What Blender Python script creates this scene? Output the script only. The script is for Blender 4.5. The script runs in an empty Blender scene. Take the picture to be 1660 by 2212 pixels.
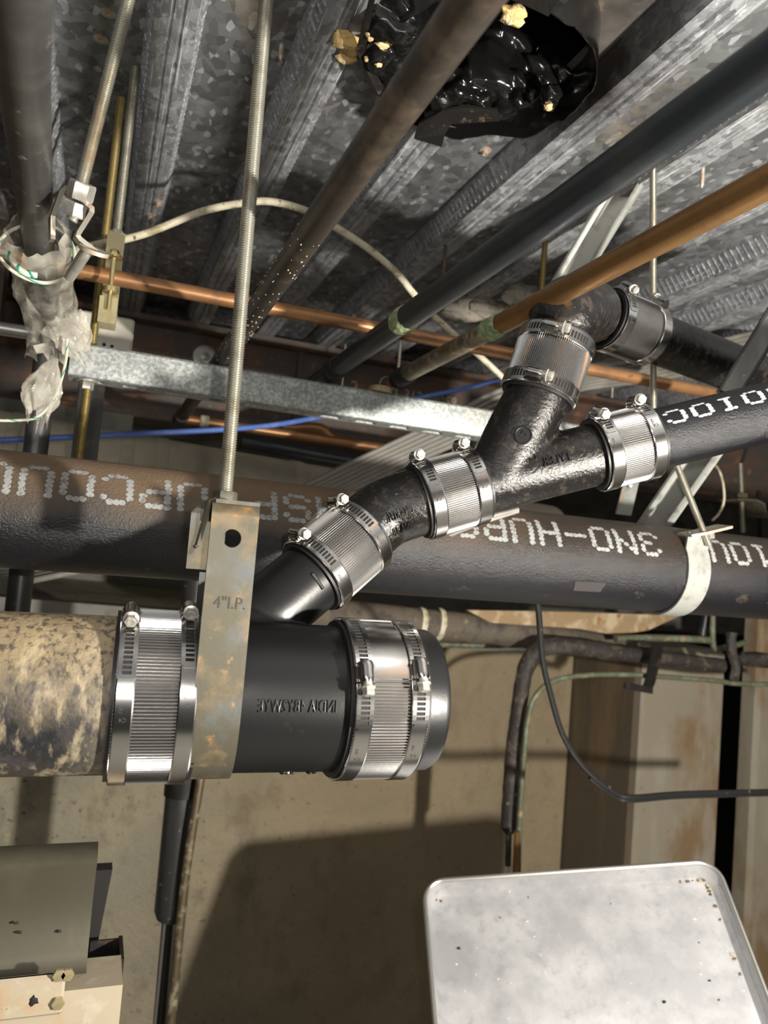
import bpy, math, random
import numpy as np
from math import sin, cos, pi, radians
random.seed(7)
C = bpy.context.scene.collection
SC = bpy.context.scene
# ------------------------------------------------------------------ camera
# world: X right along the strut, Y away along the deck ribs, Z up; the camera sits at the origin
_r = np.radians([-3.8618, -20.3829, 4.6813])
_ca, _sa, _cb, _sb, _cc, _sc = cos(_r[0]), sin(_r[0]), cos(_r[1]), sin(_r[1]), cos(_r[2]), sin(_r[2])
M = (np.array([[_cc, -_sc, 0], [_sc, _cc, 0], [0, 0, 1]]) @ np.array([[1, 0, 0], [0, _ca, -_sa], [0, _sa, _ca]])
     @ np.array([[_cb, 0, _sb], [0, 1, 0], [-_sb, 0, _cb]]))
F = 1660.0
def w3(row): return np.array([row[0], row[2], -row[1]])
cr, cd, cf = w3(M[0]), w3(M[1]), w3(M[2])
cam = bpy.data.cameras.new('camera'); camo = bpy.data.objects.new('camera', cam); C.objects.link(camo)
from mathutils import Matrix, Vector, noise
camo.matrix_world = Matrix(((cr[0], -cd[0], -cf[0], 0), (cr[1], -cd[1], -cf[1], 0), (cr[2], -cd[2], -cf[2], 0), (0, 0, 0, 1)))
cam.sensor_fit = 'VERTICAL'; cam.sensor_height = 36; cam.lens = F / 2212 * 36
cam.clip_start = 0.01; cam.clip_end = 50
cam.dof.use_dof = True; cam.dof.focus_distance = 0.64; cam.dof.aperture_fstop = 0.027016 / 0.0034
SC.camera = camo
# ------------------------------------------------------------------ world, lamps, exposure
wd = bpy.data.worlds.new('world'); SC.world = wd; wd.use_nodes = True
wd.node_tree.nodes['Background'].inputs[0].default_value = (1.0, 0.93, 0.82, 1)
wd.node_tree.nodes['Background'].inputs[1].default_value = 0.016
SC.view_settings.view_transform = 'Standard'; SC.view_settings.look = 'None'
SC.view_settings.gamma = 1.0; SC.view_settings.use_curve_mapping = False
SC.view_settings.exposure = 0.0
def lamp(name, kind, loc, energy, col, size, target=None):
    l = bpy.data.lights.new(name, kind); l.energy = energy; l.color = col
    if kind == 'POINT': l.shadow_soft_size = size
    else: l.shape = 'RECTANGLE'; l.size, l.size_y = size
    o = bpy.data.objects.new(name, l); C.objects.link(o); o.location = loc
    if target is not None:
        o.rotation_euler = (Vector(target) - Vector(loc)).to_track_quat('-Z', 'Y').to_euler()
    return o
lamp('work_lamp', 'POINT', (0.69, -0.10, -0.13), 102, (1.0, 0.94, 0.84), 0.022)
lamp('camera_fill', 'POINT', (0.03, 0.0, 0.035), 5.2, (1.0, 0.95, 0.88), 0.006)  # weak fill light added at the camera position
lamp('fill_light', 'AREA', (-0.9, -1.2, -0.25), 1.6, (1.0, 0.90, 0.74), (0.6, 0.25), (0.2, 1.6, -0.1))  # unseen soft light added to lift the dark left background
lamp('ceiling_fixture', 'AREA', (-0.5, -0.35, 0.42), 2.2, (1.0, 0.94, 0.86), (0.5, 0.12), (0.1, 0.6, -0.1))
# ------------------------------------------------------------------ geometry helpers
def V(*a): return np.array(a, float)
def U(v): v = np.asarray(v, float); return v / np.linalg.norm(v)
def ray(x, y):                       # direction through a photo pixel, per unit of camera depth
    v = np.array([x - 830.0, y - 1106.0, F]); w = M.T @ v
    return np.array([w[0], w[2], -w[1]]) / F
def PY(x, y, Y): r = ray(x, y); return r * Y / r[1]      # point seen at a pixel on the wall plane Y
def PD(x, y, d): return ray(x, y) * d                    # ... at camera depth d
def PZ(x, y, z): r = ray(x, y); return r * z / r[2]      # ... on the level z
def proj(p):
    c = M @ np.array([p[0], -p[2], p[1]]); return np.array([830 + F * c[0] / c[2], 1106 + F * c[1] / c[2]])
def near(O, a, px, py):              # point of an axis nearest to the line of sight
    r = U(ray(px, py)); A = np.array([[a @ a, -a @ r], [a @ r, -r @ r]])
    t, s = np.linalg.solve(A, [-(O @ a), -(O @ r)]); return O + a * t
def oncyl(O, a, R, px, py):          # (t, radial unit) where the line of sight meets a cylinder
    a = U(a); r = ray(px, py); q = r - a * (r @ a); o = -(O - a * (O @ a))
    A, B, Cc = q @ q, 2 * q @ o, o @ o - R * R
    D = max(B * B - 4 * A * Cc, 0); s = (-B - math.sqrt(D)) / (2 * A)
    p = r * s; t = (p - O) @ a; return t, U(p - O - a * t)
def frame(a, ref=(0, 0, 1)):
    a = U(a); ref = np.asarray(ref, float)
    if abs(a @ U(ref)) > .98: ref = V(1, 0, 0) if abs(a[0]) < .9 else V(0, 1, 0)
    u = U(ref - a * (ref @ a)); v = np.cross(a, u); return u, v
class MB:
    def __init__(s): s.v = []; s.f = []; s.m = []; s.k = 0
    def add(s, vs, fs):
        n = len(s.v); s.v.extend([tuple(map(float, p)) for p in vs]); s.f.extend([tuple(i + n for i in f) for f in fs])
        s.m.extend([s.k] * len(fs)); return s
    def hexa(s, p):                  # 8 corners: bottom 4, top 4
        return s.add(p, [(0, 3, 2, 1), (4, 5, 6, 7), (0, 1, 5, 4), (1, 2, 6, 5), (2, 3, 7, 6), (3, 0, 4, 7)])
    def box(s, c, sx, sy, sz, ax=(1, 0, 0), ay=(0, 1, 0), az=(0, 0, 1), ch=0.0):
        c = np.asarray(c, float); ax, ay, az = U(ax) * sx / 2, U(ay) * sy / 2, U(az) * sz / 2
        if ch <= 0:
            return s.hexa([c + i * ax + j * ay + k * az for k in (-1, 1) for i, j in ((-1, -1), (1, -1), (1, 1), (-1, 1))])
        fx, fy, fz = 1 - 2 * ch / sx, 1 - 2 * ch / sy, 1 - 2 * ch / sz   # chamfered all round: 4 rings of 8
        P = []
        for k, g in ((-1, 0), (-fz, 1), (fz, 1), (1, 0)):
            ex, ey = (1, 1) if g else (fx, fy)
            hx, hy = (fx, fy) if g else (2 * fx - 1, 2 * fy - 1)
            for i, j in ((-hx, -ey), (hx, -ey), (ex, -hy), (ex, hy), (hx, ey), (-hx, ey), (-ex, hy), (-ex, -hy)):
                P.append(c + i * ax + j * ay + k * az)
        fs = [tuple(range(7, -1, -1)), tuple(range(24, 32))]
        for r in range(3):
            for i in range(8): j = (i + 1) % 8; fs.append((r * 8 + i, r * 8 + j, r * 8 + 8 + j, r * 8 + 8 + i))
        return s.add(P, fs)
    def rings(s, R, closed=False, caps=True):        # list of rings with equal counts
        n = len(R[0]); P = [p for r in R for p in r]; fs = []
        for i in range(len(R) - 1 + (1 if closed else 0)):
            a, b = i * n, ((i + 1) % len(R)) * n
            for j in range(n): k = (j + 1) % n; fs.append((a + j, a + k, b + k, b + j))
        if caps and not closed: fs.append(tuple(range(n - 1, -1, -1))); fs.append(tuple((len(R) - 1) * n + j for j in range(n)))
        return s.add(P, fs)
    def tube(s, path, rad, n=20, caps=True, ref=(0, 0, 1), wob=0.0, sq=1.0):
        path = [np.asarray(p, float) for p in path]; m = len(path)
        if not hasattr(rad, '__len__'): rad = [rad] * m
        R = []; u = None
        for i in range(m):
            t = U(path[min(i + 1, m - 1)] - path[max(i - 1, 0)])
            if u is None: u, v = frame(t, ref)
            else:
                u = u - t * (u @ t); u = U(u); v = np.cross(t, u)
            ring = []
            for j in range(n):
                a = 2 * pi * j / n; rr = rad[i]
                if wob: rr *= 1 + wob * noise.noise(Vector(path[i] * 60) + Vector((cos(a) * 2, sin(a) * 2, 0)))
                ring.append(path[i] + (u * cos(a) + v * sin(a) * sq) * rr)
            R.append(ring)
        return s.rings(R, caps=caps)
    def lathe(s, O, a, prof, n=32, ref=(0, 0, 1), closed=False, caps=True):   # prof: (t, radius)
        a = U(a); u, v = frame(a, ref); O = np.asarray(O, float)
        return s.rings([[O + a * t + (u * cos(2 * pi * j / n) + v * sin(2 * pi * j / n)) * r for j in range(n)] for t, r in prof], closed, caps)
    def extr(s, poly, vec):          # closed polygon (3D points) extruded along vec
        n = len(poly); vec = np.asarray(vec, float); P = [np.asarray(p, float) for p in poly]
        return s.add(P + [p + vec for p in P], [tuple(range(n - 1, -1, -1)), tuple(range(n, 2 * n))] + [(i, (i + 1) % n, n + (i + 1) % n, n + i) for i in range(n)])
    def strip(s, path, wdir, w, th):  # flat bar bent along a path; wdir = width direction
        path = [np.asarray(p, float) for p in path]; wv = U(wdir) * w / 2; R = []
        for i in range(len(path)):
            t = U(path[min(i + 1, len(path) - 1)] - path[max(i - 1, 0)]); nn = U(np.cross(t, wv)) * th / 2
            R.append([path[i] - wv - nn, path[i] + wv - nn, path[i] + wv + nn, path[i] - wv + nn])
        return s.rings(R)
ORG = {}
def setp(o, label=None, cat=None, group=None, kind=None):
    if label: o['label'] = label
    if cat: o['category'] = cat
    if group: o['group'] = group
    if kind: o['kind'] = kind
    return o
def thing(name, label, cat, loc, group=None, kind=None):
    o = bpy.data.objects.new(name, None); C.objects.link(o); o.location = tuple(map(float, loc)); o.empty_display_size = .02
    ORG[o] = np.asarray(loc, float); return setp(o, label, cat, group, kind)
def obj(name, mb, mat, parent=None, label=None, cat=None, group=None, kind=None, smooth=35):
    vs = np.array(mb.v); o0 = (vs.min(0) + vs.max(0)) / 2
    me = bpy.data.meshes.new(name); me.from_pydata((vs - o0).tolist(), [], mb.f); me.update()
    mats = mat if isinstance(mat, (list, tuple)) else [mat]
    for m in mats: me.materials.append(m)
    if len(mats) > 1: me.polygons.foreach_set('material_index', mb.m)
    if smooth:
        me.polygons.foreach_set('use_smooth', [True] * len(me.polygons)); me.set_sharp_from_angle(angle=radians(smooth))
    o = bpy.data.objects.new(name, me); C.objects.link(o)
    po = ORG[parent] if parent else np.zeros(3)
    if parent: o.parent = parent
    o.location = tuple((o0 - po).tolist()); ORG[o] = o0
    return setp(o, label, cat, group, kind)
def fuse(name, mb, mat, parent=None, voxel=.0016, it=14, **kw):   # closed solids melted into one casting
    o = obj(name, mb, mat, parent, smooth=0, **kw)
    m = o.modifiers.new('r', 'REMESH'); m.mode = 'VOXEL'; m.voxel_size = voxel; m.use_smooth_shade = True
    m2 = o.modifiers.new('s', 'SMOOTH'); m2.factor = .5; m2.iterations = it
    dg = bpy.context.evaluated_depsgraph_get(); me = bpy.data.meshes.new_from_object(o.evaluated_get(dg), depsgraph=dg)
    o.modifiers.clear(); old = o.data; o.data = me; bpy.data.meshes.remove(old); me.name = name
    me.polygons.foreach_set('use_smooth', [True] * len(me.polygons))
    if not me.materials: me.materials.append(mat)
    return o
_tc = {}
def textgeo(s, size, ext):           # lettering outline as mesh: x right, y up, z out
    k = (s, size, ext)
    if k in _tc: return _tc[k]
    cu = bpy.data.curves.new('t', 'FONT'); cu.body = s; cu.size = size; cu.extrude = ext / 2; cu.resolution_u = 2
    cu.align_x = 'CENTER'; cu.align_y = 'CENTER'
    o = bpy.data.objects.new('t', cu); C.objects.link(o); dg = bpy.context.evaluated_depsgraph_get(); dg.update()
    me = o.evaluated_get(dg).to_mesh(); r = ([tuple(v.co) for v in me.vertices], [tuple(p.vertices) for p in me.polygons])
    o.evaluated_get(dg).to_mesh_clear(); bpy.data.objects.remove(o); bpy.data.curves.remove(cu); _tc[k] = r; return r
def cyltext(mb, s, size, ext, O, a, R, t0, rad0, rot=0, sx=1.0):  # wrap onto a cylinder at (t0, rad0); x runs along +a turned by rot
    vs, fs = textgeo(s, size, ext); a = U(a); c = np.cross(a, rad0); P = []
    cr_, sr_ = cos(rot), sin(rot)
    for x, y, z in vs:
        x *= sx; X, Y = x * cr_ - y * sr_, x * sr_ + y * cr_
        th = Y / R; P.append(O + a * (t0 + X) + (rad0 * cos(th) + c * sin(th)) * (R + z))
    mb.add(P, fs)
def planetext(mb, s, size, ext, O, ax, ay, sx=1.0):
    vs, fs = textgeo(s, size, ext); ax, ay = U(ax), U(ay); n = np.cross(ax, ay)
    mb.add([O + ax * x * sx + ay * y + n * z for x, y, z in vs], fs)
def bez(pts, n=12):                  # Catmull-Rom through points
    p = [np.asarray(q, float) for q in pts]; p = [2 * p[0] - p[1]] + p + [2 * p[-1] - p[-2]]; out = []
    for i in range(1, len(p) - 2):
        for k in range(n):
            t = k / n; out.append(.5 * ((2 * p[i]) + (-p[i-1] + p[i+1]) * t + (2*p[i-1] - 5*p[i] + 4*p[i+1] - p[i+2]) * t*t + (-p[i-1] + 3*p[i] - 3*p[i+1] + p[i+2]) * t**3))
    out.append(p[-2]); return out
def lin(a, b, n): a, b = np.asarray(a, float), np.asarray(b, float); return [a + (b - a) * i / n for i in range(n + 1)]
# ------------------------------------------------------------------ materials
def mat(name, base, rough=.5, metal=0.0, layers=(), bump=(), coat=0, spec=.5, rvar=0, trans=0):
    m = bpy.data.materials.new(name); m.use_nodes = True; nt = m.node_tree; N = nt.nodes; L = nt.links
    b = N['Principled BSDF']; b.inputs['Roughness'].default_value = rough; b.inputs['Metallic'].default_value = metal
    b.inputs['Coat Weight'].default_value = coat; b.inputs['Coat Roughness'].default_value = .15; b.inputs['Specular IOR Level'].default_value = spec
    tc = N.new('ShaderNodeTexCoord')
    rgb = N.new('ShaderNodeRGB'); rgb.outputs[0].default_value = (*base, 1); cur = rgb.outputs[0]
    rcur = None; mcur = None
    def tex(kind, scale, st=(1, 1, 1), det=5):
        mp = N.new('ShaderNodeMapping'); L.new(tc.outputs['Object'], mp.inputs[0]); mp.inputs['Scale'].default_value = st
        if kind.startswith('v'):
            t = N.new('ShaderNodeTexVoronoi'); t.inputs['Scale'].default_value = scale; L.new(mp.outputs[0], t.inputs['Vector'])
            if kind == 'vc':
                s = N.new('ShaderNodeSeparateColor'); L.new(t.outputs['Color'], s.inputs[0]); return s.outputs[0]
            return t.outputs['Distance']
        if kind == 'wave':
            t = N.new('ShaderNodeTexWave'); t.inputs['Scale'].default_value = scale; t.inputs['Distortion'].default_value = 2
            L.new(mp.outputs[0], t.inputs['Vector']); return t.outputs['Fac']
        t = N.new('ShaderNodeTexNoise'); t.inputs['Scale'].default_value = scale; t.inputs['Detail'].default_value = det
        t.inputs['Roughness'].default_value = .62; L.new(mp.outputs[0], t.inputs['Vector']); return t.outputs['Fac']
    for ly in layers:
        ly = dict(ly); st = ly.get('st', (1, 1, 1))
        if 'near' in ly:             # a stain around a place on the building
            g = N.new('ShaderNodeNewGeometry'); vm = N.new('ShaderNodeVectorMath'); vm.operation = 'DISTANCE'; L.new(g.outputs['Position'], vm.inputs[0]); vm.inputs[1].default_value = ly['near']
            ma = N.new('ShaderNodeMath'); ma.operation = 'MULTIPLY_ADD'; L.new(tex('noise', ly['scale']), ma.inputs[0]); ma.inputs[1].default_value = ly['amp']; L.new(vm.outputs['Value'], ma.inputs[2]); src = ma.outputs[0]
        elif 'axis' in ly:             # a position along an axis, roughened with noise
            s = N.new('ShaderNodeSeparateXYZ'); L.new(tc.outputs['Object'], s.inputs[0]); src = s.outputs[ly['axis']]
            nz = tex('noise', ly['scale'], st); ma = N.new('ShaderNodeMath'); ma.operation = 'MULTIPLY_ADD'
            L.new(nz, ma.inputs[0]); ma.inputs[1].default_value = ly['amp']; L.new(src, ma.inputs[2]); src = ma.outputs[0]
        else: src = tex(ly.get('kind', 'noise'), ly['scale'], st, ly.get('det', 5))
        mr = N.new('ShaderNodeMapRange'); L.new(src, mr.inputs[0]); mr.inputs[1].default_value = ly['lo']; mr.inputs[2].default_value = ly['hi']
        mr.inputs[4].default_value = ly.get('k', 1.0); fac = mr.outputs[0]
        mx = N.new('ShaderNodeMix'); mx.data_type = 'RGBA'; L.new(fac, mx.inputs[0]); L.new(cur, mx.inputs[6]); mx.inputs[7].default_value = (*ly['c'], 1); cur = mx.outputs[2]
        for key, sock, base_v in (('r', 'Roughness', rough), ('m', 'Metallic', metal)):
            if key in ly:
                q = N.new('ShaderNodeMix'); L.new(fac, q.inputs[0]); q.inputs[3].default_value = ly[key]
                prev = rcur if key == 'r' else mcur
                if prev: L.new(prev, q.inputs[2])
                else: q.inputs[2].default_value = base_v
                if key == 'r': rcur = q.outputs[0]
                else: mcur = q.outputs[0]
    L.new(cur, b.inputs['Base Color'])
    if rcur: L.new(rcur, b.inputs['Roughness'])
    if mcur: L.new(mcur, b.inputs['Metallic'])
    prev = None
    for bp in bump:
        kind, scale, st_, dist = bp[:4]; stt = bp[4] if len(bp) > 4 else (1, 1, 1)
        n = N.new('ShaderNodeBump'); n.inputs['Strength'].default_value = st_; n.inputs['Distance'].default_value = dist
        L.new(tex(kind, scale, stt), n.inputs['Height'])
        if prev: L.new(prev, n.inputs['Normal'])
        prev = n.outputs[0]
    if prev: L.new(prev, b.inputs['Normal'])
    return m
D = dict
ZINC_L = (D(kind='vc', scale=75, lo=0, hi=1, c=(.30, .315, .33), st=(1, .8, 1)), D(scale=30, lo=.5, hi=.7, c=(.42, .44, .46), k=.6), D(kind='vc', scale=150, lo=.86, hi=.97, c=(.72, .74, .78), st=(1, .5, 1), k=.7))
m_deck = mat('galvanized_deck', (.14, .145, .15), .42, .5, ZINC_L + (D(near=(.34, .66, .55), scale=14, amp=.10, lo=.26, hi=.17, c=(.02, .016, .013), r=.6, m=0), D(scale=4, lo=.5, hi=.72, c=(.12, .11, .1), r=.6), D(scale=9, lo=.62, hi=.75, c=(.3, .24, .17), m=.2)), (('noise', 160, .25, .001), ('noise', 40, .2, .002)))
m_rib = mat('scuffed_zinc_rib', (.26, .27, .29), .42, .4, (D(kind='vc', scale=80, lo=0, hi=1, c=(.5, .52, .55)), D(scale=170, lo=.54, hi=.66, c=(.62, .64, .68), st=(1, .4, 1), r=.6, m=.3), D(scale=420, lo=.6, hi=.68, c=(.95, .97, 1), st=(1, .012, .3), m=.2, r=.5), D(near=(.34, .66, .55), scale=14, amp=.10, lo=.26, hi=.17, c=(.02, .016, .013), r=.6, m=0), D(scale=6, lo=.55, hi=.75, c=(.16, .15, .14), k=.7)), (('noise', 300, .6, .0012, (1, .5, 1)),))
m_strut = mat('galvanized_strut', (.27, .29, .29), .5, .4, (D(scale=230, lo=.44, hi=.6, c=(.46, .49, .48)), D(kind='vc', scale=260, lo=.7, hi=1, c=(.62, .65, .64), k=.6), D(scale=12, lo=.62, hi=.8, c=(.42, .38, .3), k=.6)), (('noise', 250, .2, .0006),))
m_strut2 = mat('pale_strut', (.42, .43, .4), .4, .4, (D(scale=60, lo=.5, hi=.7, c=(.28, .28, .26)), D(scale=14, lo=.66, hi=.74, c=(.4, .16, .06), m=0)), (('noise', 200, .15, .0006),))
m_rod = mat('zinc_rod', (.5, .49, .43), .33, .8, (D(scale=40, lo=.5, hi=.7, c=(.36, .33, .26)), D(scale=14, lo=.6, hi=.72, c=(.3, .2, .1), m=.3)))
m_yrod = mat('yellow_zinc_rod', (.5, .42, .22), .35, .8, (D(scale=30, lo=.55, hi=.7, c=(.38, .25, .12)),))
m_yz = mat('yellow_zinc_plate', (.62, .54, .32), .35, .7, (D(scale=35, lo=.5, hi=.7, c=(.42, .34, .18)),))
m_nut = mat('zinc_nut', (.66, .65, .6), .35, .7, (D(scale=50, lo=.5, hi=.7, c=(.42, .4, .35)),))
m_brkt = mat('galvanized_bracket', (.52, .5, .44), .45, .5, (D(scale=40, lo=.5, hi=.66, c=(.42, .24, .14), m=.1),), (('noise', 300, .2, .0005),))
m_ci = mat('black_cast_iron', (.006, .006, .0065), .36, 0, (D(scale=30, lo=.64, hi=.8, c=(.035, .032, .03)),), (('noise', 400, .12, .0006),), spec=.45)
m_ci2 = mat('mottled_black_cast_iron', (.007, .0065, .0065), .25, 0, (D(scale=110, lo=.53, hi=.7, c=(.045, .034, .024), r=.45), D(scale=170, lo=.66, hi=.74, c=(.16, .1, .055), r=.6)), (('noise', 330, .5, .0012), ('noise', 90, .3, .002)), spec=.5)
m_cipipe = mat('glossy_black_pipe', (.005, .005, .007), .2, 0, (D(scale=60, lo=.66, hi=.8, c=(.07, .05, .03), r=.6),), (('noise', 520, .8, .0013), ('noise', 110, .25, .001)), spec=.5)
m_big = mat('oxidised_black_pipe', (.007, .007, .009), .26, 0,
            (D(axis=2, lo=.008, hi=.062, scale=14, amp=.035, c=(.17, .115, .07), r=.75), D(axis=0, lo=-.14, hi=.12, scale=9, amp=.3, c=(.006, .006, .008), r=.24, k=.8), D(scale=26, lo=.62, hi=.78, c=(.075, .055, .04), r=.6)),
            (('noise', 460, .75, .0014), ('noise', 150, .3, .0016)), spec=.5)
m_lime = mat('lime_stained_pipe', (.014, .014, .016), .4, 0,
             (D(axis=2, lo=.015, hi=.095, scale=45, amp=.06, c=(.40, .31, .18), r=.75, st=(1, 1, .5)), D(axis=0, lo=.15, hi=.225, scale=38, amp=.05, c=(.33, .29, .22), r=.75, k=.75, st=(1.6, 1, .3)),
              D(scale=210, lo=.5, hi=.6, c=(.03, .028, .03), k=.75, r=.5, st=(1, 1, .5)), D(scale=70, lo=.52, hi=.66, c=(.52, .43, .28), k=.45, r=.8, st=(1.5, 1, .5)), D(scale=24, lo=.56, hi=.68, c=(.05, .045, .05), k=.7)), (('noise', 300, .5, .0015),))
m_steel = mat('stainless_steel', (.56, .55, .54), .2, 1, (D(scale=25, lo=.5, hi=.8, c=(.45, .44, .43)),), (('noise', 30, .08, .002),))
m_steelb = mat('stainless_band', (.5, .495, .485), .2, 1, (D(scale=35, lo=.5, hi=.8, c=(.5, .49, .47)),), (('noise', 60, .06, .001),))
m_rub = mat('black_rubber', (.01, .01, .011), .5, 0)
m_strap = mat('dull_zinc_strap', (.088, .08, .056), .42, .35, (D(scale=45, lo=.5, hi=.66, c=(.15, .11, .062), m=.2), D(scale=28, lo=.5, hi=.7, c=(.1, .11, .115)), D(scale=90, lo=.62, hi=.7, c=(.26, .13, .045), m=0)), (('noise', 200, .2, .0006),))
m_brown = mat('dark_brown_steel_pipe', (.035, .028, .022), .42, .3, (D(scale=30, lo=.5, hi=.75, c=(.11, .08, .055)),), (('noise', 260, .3, .0008),))
m_spat = mat('paint_spatter', (.62, .6, .52), .6, 0)
m_grey = mat('blue_black_pipe', (.018, .022, .026), .34, .2, (D(scale=20, lo=.5, hi=.8, c=(.045, .05, .05)),), (('noise', 300, .15, .0006),))
m_verd = mat('verdigris_solder', (.2, .27, .15), .7, 0, (D(scale=120, lo=.45, hi=.6, c=(.42, .5, .28)), D(scale=160, lo=.58, hi=.66, c=(.5, .36, .1))), (('noise', 350, 1, .002),))
m_cop = mat('aged_copper', (.32, .175, .07), .38, .75, (D(scale=18, lo=.5, hi=.75, c=(.2, .115, .055)), D(scale=90, lo=.6, hi=.72, c=(.2, .12, .06), k=.6)), (('noise', 200, .12, .0005),))
m_copb = mat('tarnished_copper_pipe', (.2, .12, .06), .42, .7, (D(axis=1, lo=-.25, hi=-.1, scale=6, amp=.1, c=(.2, .16, .1)), D(scale=60, lo=.5, hi=.66, c=(.3, .26, .19), m=.1)), (('noise', 200, .2, .0006),))
m_coph = mat('copper_crosspipe', (.42, .215, .095), .4, .6, (D(scale=14, lo=.45, hi=.75, c=(.2, .11, .07)), D(scale=70, lo=.62, hi=.72, c=(.15, .1, .06))), (('noise', 120, .1, .0006),))
m_cond = mat('dark_conduit', (.075, .075, .075), .38, .55, (D(scale=20, lo=.5, hi=.75, c=(.14, .14, .135), st=(1, 1, .2)), D(scale=80, lo=.64, hi=.7, c=(.3, .26, .2), m=0)), (('noise', 200, .15, .0006),))
m_emt = mat('bright_conduit', (.5, .5, .48), .3, .8)
m_rust = mat('rusty_beam_steel', (.11, .09, .08), .55, .2, (D(scale=9, lo=.48, hi=.66, c=(.2, .105, .065), st=(1, 1, 2)), D(scale=24, lo=.58, hi=.7, c=(.36, .17, .08)), D(scale=40, lo=.66, hi=.76, c=(.3, .27, .24))), (('noise', 90, .4, .002),))
m_conc = mat('stained_concrete', (.38, .355, .28), .85, 0, (D(scale=5, lo=.42, hi=.66, c=(.5, .44, .31)), D(scale=11, lo=.52, hi=.66, c=(.27, .245, .185), st=(1, 1, .6)), D(scale=70, lo=.62, hi=.68, c=(.11, .1, .08), k=.85), D(axis=0, lo=.6, hi=1.3, scale=3, amp=.4, c=(.3, .21, .11), k=.6)), (('noise', 45, .55, .012), ('noise', 160, .4, .003)))
m_pier = mat('stained_smooth_concrete', (.33, .29, .22), .8, 0, (D(scale=3.2, lo=.48, hi=.6, c=(.26, .17, .09), st=(1, 1, .7)), D(scale=9, lo=.5, hi=.64, c=(.4, .37, .3), st=(2, 2, .5), k=.6), D(scale=50, lo=.66, hi=.72, c=(.13, .11, .09), k=.6)), (('noise', 60, .2, .004),))
m_ledge = mat('ledge_mortar', (.3, .29, .26), .8, 0, (D(scale=20, lo=.5, hi=.7, c=(.2, .19, .17)),), (('noise', 60, .3, .003),))
m_duct = mat('canvas_jacket', (.55, .49, .38), .75, 0, (D(scale=6, lo=.5, hi=.75, c=(.36, .32, .25)),), (('noise', 200, .2, .0008),))
m_tar = mat('wet_black_tar', (.006, .006, .006), .13, 0, (), (('noise', 26, .3, .004), ('noise', 120, .2, .001)), coat=.4)
m_foam = mat('yellow_foam', (.62, .42, .17), .7, 0, (D(scale=90, lo=.5, hi=.65, c=(.8, .66, .4)), D(scale=60, lo=.62, hi=.7, c=(.02, .015, .01))), (('noise', 160, 1, .003),))
m_foamd = mat('charred_metal', (.014, .013, .012), .4, .2, (D(scale=60, lo=.6, hi=.7, c=(.16, .12, .08)),), (('noise', 120, .4, .002),))
m_blue = mat('blue_cable_jacket', (.09, .17, .5), .4, 0, (D(scale=30, lo=.55, hi=.75, c=(.35, .4, .55), k=.6),))
m_gcab = mat('grey_cable_jacket', (.2, .19, .17), .5, 0, (D(scale=16, lo=.5, hi=.75, c=(.33, .31, .27)),))
m_rom = mat('cream_cable_jacket', (.62, .57, .43), .5, 0, (D(scale=45, lo=.5, hi=.62, c=(.33, .28, .15)), D(scale=120, lo=.62, hi=.68, c=(.12, .1, .06))), (('noise', 160, .2, .0008),))
m_ink = mat('dark_ink', (.05, .045, .04), .6, 0)
m_bcab = mat('black_cable_jacket', (.018, .018, .018), .38, 0, (D(scale=60, lo=.64, hi=.7, c=(.16, .12, .08)),))
m_white = mat('stencil_paint', (.30, .31, .31), .8, 0, (D(scale=220, lo=.5, hi=.64, c=(.12, .1, .085), k=.75),), (('noise', 700, .8, .001),))
m_white2 = mat('bright_stencil_paint', (.66, .68, .68), .7, 0, (D(scale=260, lo=.56, hi=.68, c=(.12, .12, .12)),))
m_chalk = mat('chalk', (.55, .5, .42), .9, 0, (D(scale=130, lo=.5, hi=.65, c=(.25, .2, .16)),))
m_insul = mat('tarry_insulation', (.035, .03, .028), .6, 0, (D(scale=35, lo=.5, hi=.68, c=(.11, .085, .06)), D(scale=80, lo=.62, hi=.72, c=(.26, .2, .13))), (('noise', 80, .7, .004), ('noise', 260, .5, .001)))
m_insul2 = mat('grey_brown_insulation', (.13, .105, .08), .7, 0, (D(scale=22, lo=.5, hi=.68, c=(.05, .042, .037)), D(scale=60, lo=.62, hi=.72, c=(.32, .28, .2))), (('noise', 80, .6, .004),))
m_vtube = mat('verdigris_tube', (.13, .135, .085), .6, .2, (D(scale=50, lo=.5, hi=.66, c=(.2, .25, .18)), D(scale=32, lo=.56, hi=.68, c=(.36, .29, .16))), (('noise', 200, .4, .001),))
m_alu = mat('worn_aluminium', (.36, .36, .375), .45, .35, (D(scale=14, lo=.4, hi=.66, c=(.5, .5, .51)), D(scale=50, lo=.52, hi=.7, c=(.3, .31, .335), k=.7), D(scale=110, lo=.68, hi=.72, c=(.85, .83, .78)), D(scale=70, lo=.74, hi=.76, c=(.16, .12, .08), m=0)), (('noise', 30, .12, .002), ('noise', 200, .1, .0006)))
m_alur = mat('aluminium_rim', (.5, .49, .46), .3, .8, (D(scale=30, lo=.55, hi=.7, c=(.45, .44, .4)),))
m_grime = mat('baked_grease', (.1, .05, .02), .5, 0, (D(scale=160, lo=.5, hi=.6, c=(.5, .4, .25)),), (('noise', 300, 1, .002),))
m_boxa = mat('dusty_olive_sheet_metal', (.075, .068, .047), .45, .4, (D(scale=8, lo=.5, hi=.72, c=(.19, .17, .12)), D(axis=2, lo=-.16, hi=-.02, scale=10, amp=-.05, c=(.12, .11, .08), k=.5), D(scale=30, lo=.7, hi=.74, c=(.03, .025, .02), m=0)), (('noise', 40, .1, .002),))
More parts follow.
